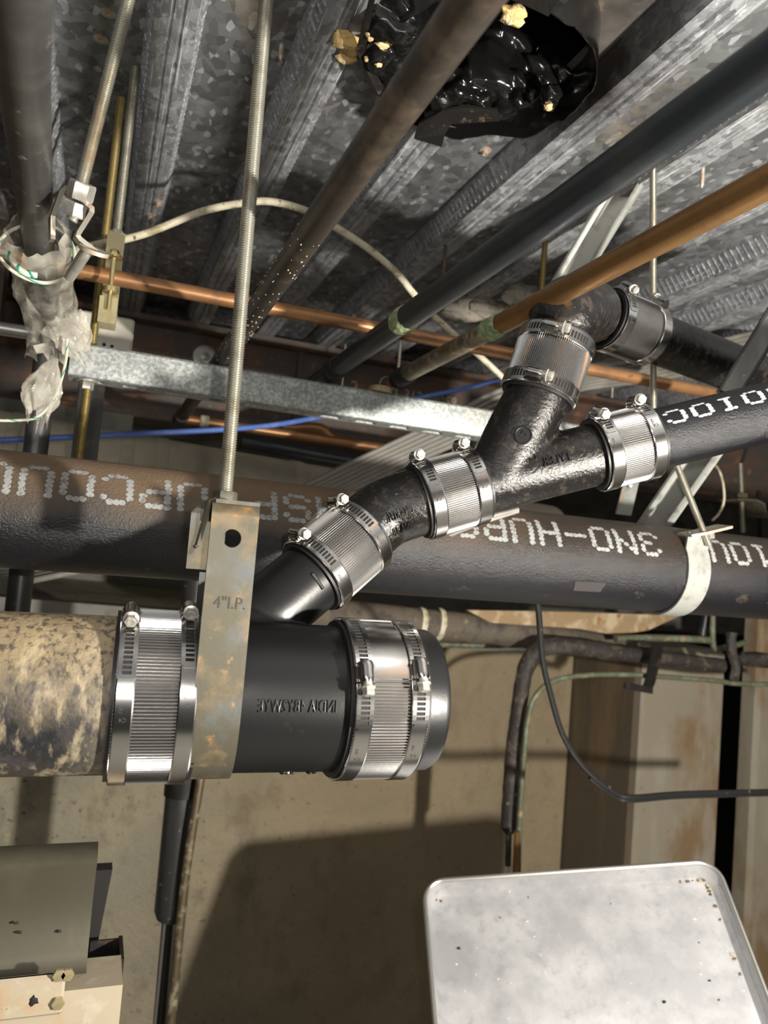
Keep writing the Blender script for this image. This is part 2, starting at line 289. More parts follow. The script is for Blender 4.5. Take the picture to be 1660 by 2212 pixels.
m_boxb = mat('rust_stained_beige_paint', (.4, .34, .25), .55, 0, (D(scale=14, lo=.5, hi=.66, c=(.42, .25, .12)), D(scale=30, lo=.56, hi=.7, c=(.47, .43, .34)), D(scale=60, lo=.7, hi=.76, c=(.12, .08, .05))), (('noise', 70, .25, .0015),))
m_jbox = mat('beige_steel_box', (.6, .57, .49), .5, .1, (D(scale=30, lo=.6, hi=.75, c=(.45, .4, .32)),))
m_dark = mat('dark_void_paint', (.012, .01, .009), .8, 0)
m_blk = mat('black_iron', (.02, .019, .018), .5, .3, (D(scale=40, lo=.55, hi=.7, c=(.07, .05, .035)),), (('noise', 160, .4, .001),))
m_gray_label = mat('faded_label', (.035, .03, .031), .7, 0)
m_twine = mat('white_twine', (.72, .68, .55), .8, 0); m_green = mat('green_strand', (.03, .3, .2), .6, 0)
m_card = mat('torn_tan_facing', (.32, .22, .12), .8, 0, (D(scale=18, lo=.5, hi=.62, c=(.5, .4, .26)), D(scale=30, lo=.62, hi=.7, c=(.3, .12, .04))), (('noise', 50, .5, .004),))
m_mort = mat('crumbling_mortar', (.4, .37, .31), .9, 0, (D(scale=60, lo=.5, hi=.65, c=(.22, .19, .15)),), (('noise', 90, .8, .006),))
def bagmat():
    m = bpy.data.materials.new('clear_plastic_film'); m.use_nodes = True; N = m.node_tree.nodes; L = m.node_tree.links
    b = N['Principled BSDF']; b.inputs['Base Color'].default_value = (.72, .68, .58, 1); b.inputs['Roughness'].default_value = .16
    b.inputs['Specular IOR Level'].default_value = .8
    tr = N.new('ShaderNodeBsdfTransparent'); mx = N.new('ShaderNodeMixShader'); nz = N.new('ShaderNodeTexNoise'); nz.inputs['Scale'].default_value = 35
    tcn = N.new('ShaderNodeTexCoord'); L.new(tcn.outputs['Object'], nz.inputs['Vector'])
    mr = N.new('ShaderNodeMapRange'); mr.inputs[1].default_value = .35; mr.inputs[2].default_value = .7; mr.inputs[3].default_value = .12; mr.inputs[4].default_value = .62
    L.new(nz.outputs['Fac'], mr.inputs[0]); L.new(mr.outputs[0], mx.inputs[0]); L.new(tr.outputs[0], mx.inputs[1]); L.new(b.outputs[0], mx.inputs[2])
    bp = N.new('ShaderNodeBump'); bp.inputs['Strength'].default_value = .6; bp.inputs['Distance'].default_value = .004
    n2 = N.new('ShaderNodeTexNoise'); n2.inputs['Scale'].default_value = 70; L.new(tcn.outputs['Object'], n2.inputs['Vector']); L.new(n2.outputs['Fac'], bp.inputs['Height']); L.new(bp.outputs[0], b.inputs['Normal'])
    L.new(mx.outputs[0], N['Material Output'].inputs[0]); return m
m_bag = bagmat()
# ------------------------------------------------------------------ setting: ceiling deck, walls, floor
ZL, ZH, PITCH = .5176, .556, .1524
YF, YB = -.75, 2.35
DC, DR = V(.325, .69), .108           # opening in the deck above the tarred drain
ceil = thing('ceiling', 'ribbed galvanized steel roof deck seen from below', None, (0.9, .8, ZH), kind='structure'); del ceil['label']
def deck_profile(x0):
    """one rib: low flange, web, high flange, web"""
    return [(x0, ZL), (x0 + .012, ZL), (x0 + .0145, ZL + .0025), (x0 + .017, ZL), (x0 + .023, ZL), (x0 + .0255, ZL + .0025), (x0 + .028, ZL), (x0 + .040, ZL),
            (x0 + .0495, ZH), (x0 + .094, ZH), (x0 + .1429, ZH)]
ks = list(range(-5, 17)); sheets = [ks[i:i + 3] for i in range(0, len(ks), 3)]
for sh in sheets:
    pr = []
    for k in sh: pr += deck_profile(.004 + PITCH * k)
    pr.append((.004 + PITCH * (sh[-1] + 1), ZL))
    hole = any(abs(.03 + PITCH * k - DC[0]) < .3 for k in sh)
    ys = sorted(set(list(np.arange(YF, YB + .001, .1)) + (list(np.arange(.5, .88, .012)) if hole else [])))
    mb = MB(); n = len(pr); P = [(x, y, z) for y in ys for x, z in pr]; fs = []
    if hole:                          # finer cross-section where the hole is cut
        q = []
        for i in range(n - 1):
            a, b = pr[i], pr[i + 1]; s = max(1, int(abs(b[0] - a[0]) / .012))
            for t in range(s): q.append((a[0] + (b[0] - a[0]) * t / s, a[1] + (b[1] - a[1]) * t / s))
        q.append(pr[-1]); pr = q; n = len(pr); P = [(x, y, z) for y in ys for x, z in pr]
    ml = []
    for j in range(len(ys) - 1):
        for i in range(n - 1):
            cx, cy = (pr[i][0] + pr[i + 1][0]) / 2, (ys[j] + ys[j + 1]) / 2
            if hole and math.hypot(cx - DC[0], cy - DC[1]) < DR: continue
            fs.append((j * n + i, (j + 1) * n + i, (j + 1) * n + i + 1, j * n + i + 1))
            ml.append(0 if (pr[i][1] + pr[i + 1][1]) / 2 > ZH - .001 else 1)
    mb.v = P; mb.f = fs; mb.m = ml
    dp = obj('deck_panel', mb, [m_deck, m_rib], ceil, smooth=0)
    if sh[0] <= 13:                   # embossed dashes along the sloping webs
        em = MB()
        for k in sh:
            x0 = .004 + PITCH * k
            for side in (0, 1):
                if side == 0: a, b = V(x0 + .040, 0, ZL), V(x0 + .0495, 0, ZH)
                else: a, b = V(x0 + PITCH, 0, ZL), V(x0 + .1429, 0, ZH)
                nn = U(np.cross(b - a, V(0, 1, 0))); nn = nn * (-1 if nn[2] > 0 else 1)
                for y in np.arange(-.1, 1.8, .0125):
                    if math.hypot(x0 + .03 - DC[0], y - DC[1]) < DR + .07 and abs(x0 + .07 - DC[0]) < DR + .05: continue
                    p = a * .85 + b * .15 + V(0, y, 0); q = a * .15 + b * .85 + V(0, y + .012, 0)
                    w = V(0, .0022, 0); o = nn * .0016
                    em.add([p - w, p + w, q + w, q - w, p + o, q + o], [(0, 4, 5, 3), (4, 1, 2, 5), (0, 1, 4), (3, 5, 2)])
        e = obj('embossment', em, m_rib, dp, kind='stuff', smooth=0)
# deck fasteners poking through
for i, (px, py, L_, kind) in enumerate([(609, 95, .016, 0), (343, 437, .012, 1), (325, 466, .008, 1), (1049, 325, .012, 1), (1520, 345, .035, 0), (1018, 480, .02, 0), (235, 28, .004, 1), (218, 84, .004, 1), (962, 545, .05, 2)]):
    z0 = ZL if (px, py) in ((343, 437), (325, 466)) else ZH
    p = PZ(px, py, z0 - (.0 if kind != 2 else .05)); 
    if kind == 2: p[2] = ZL
    mb = MB()
    if kind == 1: mb.lathe(p, (0, 0, -1), [(-.001, .008), (.001, .008), (.0016, .0045), (L_ * .5, .004), (L_ * .5, .0025), (.001, .0015)], 14)
    else: mb.lathe(p, (0, 0, -1), [(-.001, .0025)] + [(t, .0025 + (.0005 if q % 2 else 0)) for q, t in enumerate(np.arange(.001, L_, .0012))] + [(L_ + .003, .0006)], 10)
    lab = ['rusty screw tip through the deck beside the long rod', 'screw with round head in the low rib left of the cream cable', 'small dark screw hole boss just below the round screw head', 'pale screw tip just below the tarred opening', 'rusty screw hanging from the deck at far right',
           'thin screw tip near the bare rod below the tarred opening', 'rust-ringed fastener tip, upper of the pair beside the leaning rod', 'rust-ringed fastener tip, lower of the pair beside the leaning rod', 'long rusty nail hanging from the deck beside the grey pipe'][i]
    obj('deck_screw', mb, m_brkt if kind != 2 else m_rust, None, lab, 'screw', 'fasteners poking through the deck')
# walls
mb = MB(); mb.hexa([V(-2.2, 1.95, -1.36), V(1.36, 1.95, -1.36), V(1.36, 2.5, -1.36), V(-2.2, 2.5, -1.36), V(-2.2, 1.95, -.095), V(1.36, 1.95, -.19), V(1.36, 2.5, -.16), V(-2.2, 2.5, -.06)])
obj('wall_back', mb, m_conc, kind='structure', smooth=0)
mb = MB(); mb.hexa([V(-2.2, 1.925, -.135), V(1.3, 1.925, -.225), V(1.3, 1.951, -.225), V(-2.2, 1.951, -.135), V(-2.2, 1.925, -.09), V(1.3, 1.925, -.183), V(1.3, 1.951, -.183), V(-2.2, 1.951, -.09)])
obj('trim_1', mb, m_ledge, kind='structure', smooth=0)
mb = MB(); mb.box((.9, 2.52, .1), 6.4, .04, 1.1); obj('wall_back_upper', mb, m_duct if 0 else m_ledge, kind='structure', smooth=0)
# pier at right with its left side turned to us, a dark slot, and a second pier
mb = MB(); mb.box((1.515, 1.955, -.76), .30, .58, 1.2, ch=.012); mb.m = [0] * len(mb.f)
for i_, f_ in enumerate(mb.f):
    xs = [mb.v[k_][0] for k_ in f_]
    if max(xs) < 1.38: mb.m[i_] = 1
m_pside = mat('painted_shade_concrete', (.12, .095, .065), .8, 0, (D(scale=10, lo=.5, hi=.66, c=(.2, .14, .08), st=(1, 1, .25)),), (('noise', 60, .3, .004),))  # shade of the pier's left face painted as darker brown, with streaks
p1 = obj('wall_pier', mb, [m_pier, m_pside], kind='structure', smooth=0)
mb = MB(); mb.box((2.0, 2.3, -.76), .9, .08, 1.2); obj('wall_recess', mb, m_dark, kind='structure', smooth=0)  # near-black plane paints in the shade behind the gap
mb = MB(); mb.box((2.10, 1.70, -.70), .64, .07, 1.3, ch=.012); obj('wall_right_pier', mb, m_pier, kind='structure', smooth=0)
mb = MB(); mb.box((.9, .8, -1.38), 6.4, 3.6, .04); obj('floor', mb, m_ledge, kind='structure', smooth=0)
# steel beam carrying the deck: flanges + web, end plate splice
bz0, bz1, bY = .282, ZL - .001, 1.85
beam = thing('steel_beam', 'rusty brown steel roof beam with chalk numbers, running left to right under the deck', 'beam', (.9, bY, bz1))
mb = MB(); mb.box((.9, bY, bz1 - .006), 5.4, .12, .012); obj('top_flange', mb, m_rust, beam, smooth=0)
mb = MB(); mb.box((.9, bY, bz0 + .006), 5.4, .12, .012); obj('bottom_flange', mb, m_rust, beam, smooth=0)
mb = MB(); mb.box((.9, bY, (bz0 + bz1) / 2), 5.4, .01, bz1 - bz0 - .024); obj('web', mb, m_rust, beam, smooth=0)
mb = MB(); c = PY(648, 790, bY - .012); mb.box((c[0], bY - .011, (bz0 + bz1) / 2), .012, .012, bz1 - bz0 - .026); obj('stiffener', mb, m_rust, beam, smooth=0)
mb = MB()
for s, px, py, sz in (('2', 765, 838, .05), ('312 98059', 930, 862, .038), ('90 5', 935, 898, .034)):
    p = PY(px, py, bY - .0056); planetext(mb, s, sz, .0006, p, (1, 0, .0), (.15, 0, 1), .95)
obj('chalk_marking', mb, m_chalk, beam, label='chalk numbers on the beam web', smooth=0)
p = PY(443, 771, bY - .006); mb = MB(); mb.lathe(p, (0, -1, 0), [(0, .0275), (.002, .0275), (.003, .02), (.0025, .016), (.0045, .0155), (.0045, .009), (.009, .009), (.010, .006), (.0101, .001)], 28)
obj('bolt_washer', mb, m_nut, None, 'round pale washer and bolt on the rusty beam beside the long rod', 'washer')
# mortar chips sitting on the beam's top edge
for i, (px, py, r) in enumerate([(1130, 640, .030), (1120, 765, .028), (1005, 668, .034), (1058, 668, .03)]):
    p = PY(px, py, 1.72) if i == 1 else PZ(px, py, ZL - r * .45); mb = MB(); R = []
    for a in range(7):
        ph = pi * a / 6; R.append([p + V(cos(t) * sin(ph) * 1.5, sin(t) * sin(ph) * .7, cos(ph) * .7) * r * (1 + .5 * noise.noise(Vector((a * .7 + i * 5, t * 1.3, i)))) for t in np.linspace(0, 2 * pi, 10)[:-1]])
    mb.rings(R); obj('mortar_chunk', mb, m_mort, None, ['pale crumbling mortar chunk right of the grey pipe near the deck', 'pale mortar chunk under the bare copper pipe beside the bundled cables', 'mortar chunk behind the grey pipe, left of its pair', 'mortar chunk behind the grey pipe, right of its pair'][i], 'mortar', 'mortar chunks lodged under the deck', smooth=20)
# ------------------------------------------------------------------ tarred drain through the deck
dr = thing('roof_drain_collar', 'round black tar-coated drain collar with drips and torn edges in the deck opening', 'drain', (DC[0], DC[1], ZH + .06))
mb = MB(); n = 72; R = []
for z, rr in ((ZH + .05, .112), (ZL + .004, .1125), (None, .114), (None, .1155), (ZL + .004, .115), (ZH + .05, .116)):
    ring = []
    for j in range(n):
        a = 2 * pi * j / n
        drop = .012 + .010 * noise.noise(Vector((cos(a) * 3, sin(a) * 3, 1))) + .004 * noise.noise(Vector((cos(a) * 14, sin(a) * 14, 3)))
        zz = ZL - drop if z is None else z
        ring.append(V(DC[0] + cos(a) * rr, DC[1] + sin(a) * rr, zz))
    R.append(ring)
mb.rings(R, caps=False); obj('collar', mb, m_tar, dr)
mb = MB(); mb.lathe((DC[0], DC[1], ZH + .045), (0, 0, 1), [(0, .113), (.006, .113)], 48); obj('drain_plate', mb, m_tar, dr)
def lump(mb, p, sx, sy, sz, seed, amp=.35, n=16, m=10):
    R = []
    for a in range(m + 1):
        ph = pi * a / m; R.append([p + V(cos(t) * sin(ph) * sx, sin(t) * sin(ph) * sy, cos(ph) * sz) * (1 + amp * noise.noise(Vector((cos(t) * sin(ph) * 1.6 + seed, sin(t) * sin(ph) * 1.6, cos(ph) * 1.6)))) for t in np.linspace(0, 2 * pi, n + 1)[:-1]])
    mb.rings(R)
mb = MB()
for i, (px, py, z, s) in enumerate([(865, 40, .52, .034), (830, 110, .512, .028), (860, 160, .507, .022), (1050, 170, .55, .05), (1090, 190, .54, .03), (1000, 195, .52, .02), (1040, 215, .515, .014), (1130, 195, .53, .022), (1190, 200, .51, .012), (1187, 225, .50, .009), (960, 185, .53, .03), (1080, 120, .58, .05), (1180, 150, .56, .03)]):
    lump(mb, PZ(px, py, z), s * .9, s * .8, s * .8, i * 3.1, .55)
fuse('tar_drip', mb, m_tar, dr, .0018, 4)
mb = MB()
for i, (px, py, z, s, f) in enumerate([(760, 95, ZL - .002, .017, .35), (748, 125, ZL - .002, .010, .4), (845, 85, .500, .007, .5), (826, 98, .500, .006, .5), (800, 80, .499, .004, .8), (798, 128, .496, .005, .6), (1110, 33, .50, .011, .7), (1185, 230, .492, .0045, .9), (818, 140, .489, .0035, .5)]):
    mb = MB(); lump(mb, PZ(px, py, z), s, s * .8, s * f, i * 7.7, .7); obj('foam', mb, m_foam, dr, label='yellow foam remnant', smooth=80)
mb = MB()      # torn flap of coated sheet hanging at the near edge and one at the top
q = [PZ(955, 240, .497), PZ(905, 268, .492), PZ(895, 300, .485), PZ(955, 318, .482), PZ(962, 290, .487), PZ(975, 268, .494), PZ(1080, 262, .497), PZ(1075, 240, .50), PZ(1010, 232, .50)]
mb.extr(q, (0, 0, .003)); obj('torn_flap', mb, m_foamd, dr, smooth=0); mb = MB(); q = [PZ(1085, -8, .5), PZ(1135, 12, .492), PZ(1185, 36, .482), PZ(1215, -8, .49)]; mb.extr(q, (0, 0, .003)); obj('torn_flap', mb, m_foamd, dr, smooth=0); mb = MB()
q = [PZ(800, -10, .503), PZ(770, 110, .498), PZ(790, 170, .492), PZ(820, 208, .488), PZ(830, 190, .492), PZ(788, 120, .5), PZ(812, -10, .505)]; mb.extr(q, (0, 0, .002))
obj('torn_flap', mb, m_foamd, dr, smooth=0)
# ------------------------------------------------------------------ pipes along the ribs, resting on the strut
def ypipe(name, label, X, Z, R, y0, y1, m, n=28):
    t = thing(name, label, 'pipe', (X, y0, Z)); mb = MB(); mb.lathe((X, y0, Z), (0, 1, 0), [(0, R)] + [(v, R) for v in np.arange(.05, y1 - y0, .05)] + [(y1 - y0, R)], n)
    obj('pipe', mb, m, t); return t
STY = 1.0; STZ0, STZ1 = .193, .2345
brX, brZ, brR = .130, STZ1 + .0115, .0112
ddir = U(V(.0, 1, .0))
bp_ = ypipe('iron_pipe', 'dark brown iron pipe with pale paint spatter, leftmost of three on the strut', brX, brZ, brR, -.35, 1.52, m_brown)
mb = MB(); rs = random.Random(3)
for i in range(130):
    y = rs.uniform(.55, .98); a = rs.uniform(pi * .55, pi * 1.9); s = rs.uniform(.0004, .0013) * (1 + (y > .75) * .5)
    c0 = V(brX + cos(a) * brR, y, brZ + sin(a) * brR); nn = V(cos(a), 0, sin(a)); tt = V(-sin(a), 0, cos(a))
    mb.add([c0 + nn * .0003 + (V(0, 1, 0) * cos(q) * s * 1.6 + tt * sin(q) * s * .7) for q in np.linspace(0, 2 * pi, 9)[:-1]] + [c0 + nn * .0009], [(j, (j + 1) % 8, 8) for j in range(8)])
obj('paint_spatter', mb, m_spat, bp_, kind='stuff')
gX, gZ, gR = .276, STZ1 + .0185, .0127
gp = ypipe('blue_black_iron_pipe', 'blue-black iron pipe, middle of the three pipes laid over the strut', gX, gZ, gR, -.35, 1.10, m_grey)
def collar(par, X, Z, R, y, m, w=.03, bulge=.0015, name='soldered_joint', lab='greenish corroded joint'):
    mb = MB(); R_ = []; n = 48; K = 14
    for i in range(K + 1):
        f = i / K; ring = []
        for j in range(n):
            a = 2 * pi * j / n; nz = noise.noise(Vector((cos(a) * 3, sin(a) * 3, f * 3 + y * 9))) + .6 * noise.noise(Vector((cos(a) * 9, sin(a) * 9, f * 9)))
            e = w * .16 * noise.noise(Vector((cos(a) * 2, sin(a) * 2, 7 + y))) * (1 if i in (0, K) else 0)
            rr = R + .0002 + bulge * sin(pi * f) ** .6 * (1 + .55 * nz); ring.append(V(X + cos(a) * rr, y - w / 2 + w * f + e, Z + sin(a) * rr))
        R_.append(ring)
    mb.rings(R_, caps=False); return obj(name, mb, m, par, label=lab)
yg = near(V(gX, 0, gZ), V(0, 1, 0), 868, 683)[1]; collar(gp, gX, gZ, gR, yg, m_verd, .026)
cX, cZ, cR = .370, STZ1 + .0225, .0108
cp = thing('copper_pipe', 'bright copper pipe, rightmost of the three pipes laid over the strut', 'pipe', (cX, -.3, cZ))
yc = near(V(cX, 0, cZ), V(0, 1, 0), 1068, 708)[1]
mb = MB(); mb.lathe((cX, -.3, cZ), (0, 1, 0), [(0, cR), (yc + .3, cR)], 28); obj('pipe', mb, m_cop, cp)
mb = MB(); mb.lathe((cX, yc, cZ), (0, 1, 0), [(0, cR), (.99 - yc, cR)], 28); obj('tarnished_section', mb, m_copb, cp, label='brown tarnished length beyond the joint')
collar(cp, cX, cZ, cR, yc, m_verd, .035)
y2 = near(V(cX, 0, cZ), V(0, 1, 0), 833, 824)[1]; collar(cp, cX, cZ, cR, y2, m_verd, .008, .001, 'band_mark', 'green ring')
for par, X, Z, R, y0, y1 in ((gp, gX, gZ, gR, .955, .985), (cp, cX, cZ, cR, .945, .985)):
    mb = MB(); pr = [(0, R)]; t = 0
    while t < y1 - y0: pr += [(t, R + .0012), (t + .0022, R + .0024), (t + .0044, R + .0012)]; t += .0048
    mb.lathe((X, y0, Z), (0, 1, 0), pr + [(y1 - y0 + .004, R)], 28); obj('rod_shadow_sleeve', mb, m_insul2 if 0 else m_blk, par)  # black ribbed ring standing in for the threaded rod's shadow on the pipe
p = V(cX - .012, STY - .012, STZ1); mb = MB(); mb.lathe((cX - .022, STY - .008, STZ1 + .0045), (.05, 0, 1), [(-.004, .0165), (.0035, .0165), (.004, .015)], 28)
obj('pipe_pad', mb, m_card, None, 'flat round tan pad lying on the strut under the copper pipe', 'pad')
# bare copper line crossing left to right
cy_, cz_ = .945, .307
cu = thing('copper_crosspipe', 'bare copper pipe crossing left to right behind the rods above the strut', 'pipe', (-.35, cy_, cz_))
mb = MB(); mb.lathe((-.35, cy_, cz_), (1, 0, .003), [(0, .0091), (1.25, .0091)], 28); obj('pipe', mb, m_coph, cu)
# strut trapeze
def channel(name, p0, p1, openv, w, h, m, parent=None, slots=False, th=.0026, lip=.007, **kw):
    """C channel from p0 to p1, open towards openv; w across, h deep"""
    p0, p1 = np.asarray(p0, float), np.asarray(p1, float); L_ = np.linalg.norm(p1 - p0); a = (p1 - p0) / L_; u = U(openv - a * (openv @ a)); v = np.cross(a, u)
    P = lambda x, y, t: p0 + a * t + v * x + u * y
    mb = MB()
    def slab(x0, x1, y0, y1, t0, t1): mb.hexa([P(x0, y0, t0), P(x1, y0, t0), P(x1, y1, t0), P(x0, y1, t0), P(x0, y0, t1), P(x1, y0, t1), P(x1, y1, t1), P(x0, y1, t1)])
    r = .004
    # rounded outer corners: full C section as a polygon
    out = [(-w/2, h), (-w/2, r), (-w/2 + r * .3, r * .3), (-w/2 + r, 0)]
    inn = [(-w/2 + th, h - th), (-w/2 + th, th)]
    sec = [(-w/2 + lip, h - .006), (-w/2 + lip, h - .001), (-w/2 + lip - .002, h), (-w/2 + .003, h), (-w/2, h - .003), (-w/2, r), (-w/2 + r * .3, r * .3), (-w/2 + r, 0)]
    si = [(-w/2 + r, th), (-w/2 + th, r), (-w/2 + th, h - th), (-w/2 + lip - th, h - th), (-w/2 + lip - th, h - .006)]
    full = sec[::-1]; poly = full + si[::-1]
    for sgn in (1, -1):
        q = [P(x * sgn, y, 0) for x, y in poly]
        if sgn < 0: q = q[::-1]
        mb.extr(q, a * L_)
    if not slots: slab(-w/2 + r, w/2 - r, 0, th, 0, L_)
    else:
        sw = .007; slab(-w/2 + r, -sw, 0, th, 0, L_); slab(sw, w/2 - r, 0, th, 0, L_); t = .012
        slab(-sw, sw, 0, th, 0, .012)
        while t < L_: slab(-sw, sw, 0, th, min(L_, t + .028), min(L_, t + .051)); t += .051
    return obj(name, mb, m, parent, smooth=30, **kw)
sx0, sx1 = PY(150, 800, STY)[0], .78
strut = thing('strut_channel', 'pale galvanized strut channel hung as a trapeze under the three pipes', 'strut', (sx0, STY, STZ0))
channel('channel', V(sx0, STY, STZ0), V(sx1, STY, STZ0), V(0, 0, 1), .0413, .0413, m_strut, strut, slots=True)
# threaded rods
def trod(path, R, pitch, m, name='threaded_rod', parent=None, n=10, **kw):
    mb = MB(); path = [np.asarray(p, float) for p in path]; seg = np.linalg.norm(np.diff(path, axis=0), axis=1); L_ = seg.sum(); cum = np.concatenate([[0], np.cumsum(seg)])
    N = int(L_ / pitch * 2); R_ = []; u = None
    for i in range(N + 1):
        s = L_ * i / N; k = min(len(seg) - 1, int(np.searchsorted(cum, s, 'right') - 1)); t = (path[k + 1] - path[k]) / seg[k]; c = path[k] + t * (s - cum[k])
        if u is None: u, _ = frame(t)
        u = U(u - t * (u @ t)); v = np.cross(t, u)
        rr = R if i % 2 else R * .8
        R_.append([c + t * (pitch * .18 * sin(2 * pi * j / n)) + (u * cos(2 * pi * j / n) + v * sin(2 * pi * j / n)) * rr for j in range(n)])
    mb.rings(R_); return obj(name, mb, m, parent, smooth=60, **kw)
def hexnut(mb, p, a, af, h, hole=0, ref=(1, 0, 0)):
    a = U(a); u, v = frame(a, ref); r = af / 2 / cos(pi / 6); p = np.asarray(p, float)
    R = []
    for t, k in ((0, .9), (.12, 1), (.88, 1), (1, .9)):
        R.append([p + a * h * t + (u * cos(pi * j / 3) + v * sin(pi * j / 3)) * r * (k if k == 1 else .93) for j in range(6)])
    mb.rings(R)
def vrod(px, py, Y, z1, R, m, z0=None, label='', group=None, pitch=.0016, **kw):
    p = PY(px, py, Y); b = V(p[0], Y, z0 if z0 is not None else p[2]); t = V(p[0], Y, z1)
    o = trod([b, t], R, pitch, m, label=label, cat='rod', group=group, **kw); return p
# long rod carrying the clevis hanger
A4 = U(V(1, -.04, .01)); O4 = V(0, .591, -.109); R4 = .0555
hx = near(O4, A4, 480, 1508); HX = hx[0] - .0125
ptop = PY(575, 0, .585)
rodb = V(HX + .0005, .585, .0195)
trod([rodb, ptop + U(ptop - rodb) * .12], .0058, .0019, m_rod, label='long thick threaded rod in front, rising from the pipe hanger to the ceiling', cat='rod')
# rods of the trapeze's left end
RG = 'hanger rods under the deck'
xr = PY(182, 880, STY)[0]
trod([V(xr, STY, .02), V(xr + .004, STY + .002, ZH)], .0056, .0019, m_yrod, label='yellow-zinc threaded rod passing through the left end of the strut', cat='rod', group=RG)
rn = thing('rod_nut', 'nut and washer clamping the strut from below at its left end', 'nut', (xr, STY, STZ0 - .01)); mb = MB(); mb.lathe((xr, STY, STZ0 - .0018), (0, 0, 1), [(0, .013), (.0016, .013)], 24); obj('washer', mb, m_nut, rn)
mb = MB(); hexnut(mb, V(xr, STY, STZ0 - .011), (0, 0, 1), .0145, .009); obj('nut', mb, m_nut, rn)
# second rod with small clamp bracket hanging on it
p2 = PY(253, 500, .93); x2 = p2[0]
trod([V(x2, .93, p2[2] - .003), V(x2 + .001, .93, ZH)], .0056, .0019, m_rod, label='short threaded rod ending in the yellow clamp bracket', cat='rod', group=RG)
cl = thing('yellow_clamp_bracket', 'yellow-zinc clamp bracket with long bolt holding the bare copper pipe', 'bracket', (x2, .92, p2[2] - .05))
mb = MB(); hexnut(mb, V(x2, .93, p2[2] - .008), (0, 0, 1), .0125, .009); obj('nut', mb, m_nut, cl)
mb = MB(); zz = p2[2]; wd_ = .019
mb.strip([V(x2, .938, zz - .105), V(x2, .955, zz - .108), V(x2, .968, zz - .10), V(x2, .970, zz - .09), V(x2, .970, zz - .02), V(x2, .962, zz - .010), V(x2, .945, zz - .008), V(x2, .915, zz - .008)], (1, 0, 0), wd_, .003)
mb.strip([V(x2, .917, zz - .008), V(x2, .917, zz - .034)], (1, 0, 0), wd_, .003); mb.strip([V(x2 - .001, .917, zz - .082), V(x2 - .001, .917, zz - .112)], (1, 0, 0), wd_, .003)
obj('jaw', mb, m_yz, cl)
mb = MB(); mb.lathe(V(x2, .912, zz - .098), (0, 0, 1), [(0, .0026), (.06, .0026)], 12); mb.lathe(V(x2, .912, zz - .037), (0, 0, 1), [(0, .0085), (.002, .0085), (.0022, .007)], 20); mb.lathe(V(x2, .912, zz - .078), (0, 0, 1), [(0, .0085), (.0018, .0085), (.0055, .0085)], 20)
hexnut(mb, V(x2, .912, zz - .034), (0, 0, 1), .009, .005); obj('bolt', mb, m_yrod, cl)
# other hanger rods further back
for (xb, yb, xt, yt, Y, R, lab, mm) in [(975, 905, 1000, 382, 1.02, .0047, 'yellowish rod from the deck to the right end of the strut', m_yrod),
        (735, 880, 741, 742, 1.0, .0019, 'thin short rod over the beam between the brown and grey pipes', m_rod), (853, 895, 866, 655, 1.40, .003, 'thin dark rod between the grey pipe and the copper pipe', m_rod),
        (1530, 720, 1530, 533, 1.35, .0047, 'bare rod at far right above the descending black pipe', m_rod), (1322, 860, 1322, 836, 1.3, .004, 'short rod end below the descending black pipe', m_rod)]:
    b = PY(xb, yb, Y); t = V(b[0], Y, ZH if lab.startswith(('yellowish', 'bare')) else PY(xt, yt, Y)[2])
    if Y == 1.02: b = V(.598, 1.0, STZ0 - .01); t = V(.598, 1.0, ZH)
    if lab.startswith('thin short'): b[2] = STZ1
    if lab.startswith('bare'): t[2] = min(t[2], ZH)
    trod([b, t], R, .0016, mm, label=lab, cat='rod', group=RG)
# conduit at left, bent, and its bag
bend = [PD(72, -160, .26), PD(38, -10, .305), PD(60, 270, .47), PD(85, 520, .70), PD(105, 600, .80), PD(113, 690, .875)]
lowX = PD(77, 970, .90); Yc = lowX[1]; pts = bez(bend, 10) + [V(lowX[0], Yc, PD(77, 970, .9)[2] + z) for z in (.02, 0, -.1, -.18)]
up = PY(112, 700, Yc)
pts = bez([bend[0], bend[1], bend[2], PD(84, 520, .70), PD(100, 620, .82), V(lowX[0] + .0, Yc, up[2] + .01)], 12) + [V(lowX[0], Yc, up[2] - .05), V(lowX[0], Yc, lowX[2]), V(lowX[0], Yc, -.19)]
mb = MB(); mb.tube(pts, .0136, 24); cd_ = obj('conduit', mb, m_cond, None, 'dark grey metal conduit at the left edge, wrapped in torn plastic film', 'conduit')
bag = thing('plastic_bag', 'torn clear plastic film tied around the dark conduit', 'bag', PD(100, 620, .78))
def film(name, spine, rads, seed, n=40, amp=.3, open_=0, sq=1.0):
    mb = MB(); R = []; sp = [np.asarray(s, float) for s in spine]
    m = len(sp); u = None
    for i in range(m):
        t = U(sp[min(i + 1, m - 1)] - sp[max(i - 1, 0)])
        if u is None: u, v = frame(t, (1, 0, 0))
        u = U(u - t * (u @ t)); v = np.cross(t, u); ring = []
        for j in range(n):
            a = 2 * pi * j / n
            k = 1 + amp * noise.noise(Vector((cos(a) * 2.2 + seed, sin(a) * 2.2, i * .16))) + amp * .45 * noise.noise(Vector((cos(a) * 7, sin(a) * 7 + seed, i * .3)))
            e = t * (.012 * noise.noise(Vector((cos(a) * 3, sin(a) * 3, seed))) if i in (0, m - 1) else 0)
            ring.append(sp[i] + (u * cos(a) + v * sin(a) * sq) * rads[i] * k + e * (3 if i == m - 1 else 1))
        R.append(ring)
    mb.rings(R, caps=False); return obj(name, mb, m_bag, bag, smooth=50)
s1 = bez([PD(78, 500, .665), PD(88, 560, .71), PD(98, 620, .78), PD(112, 700, .87), PD(125, 745, .89)], 8)
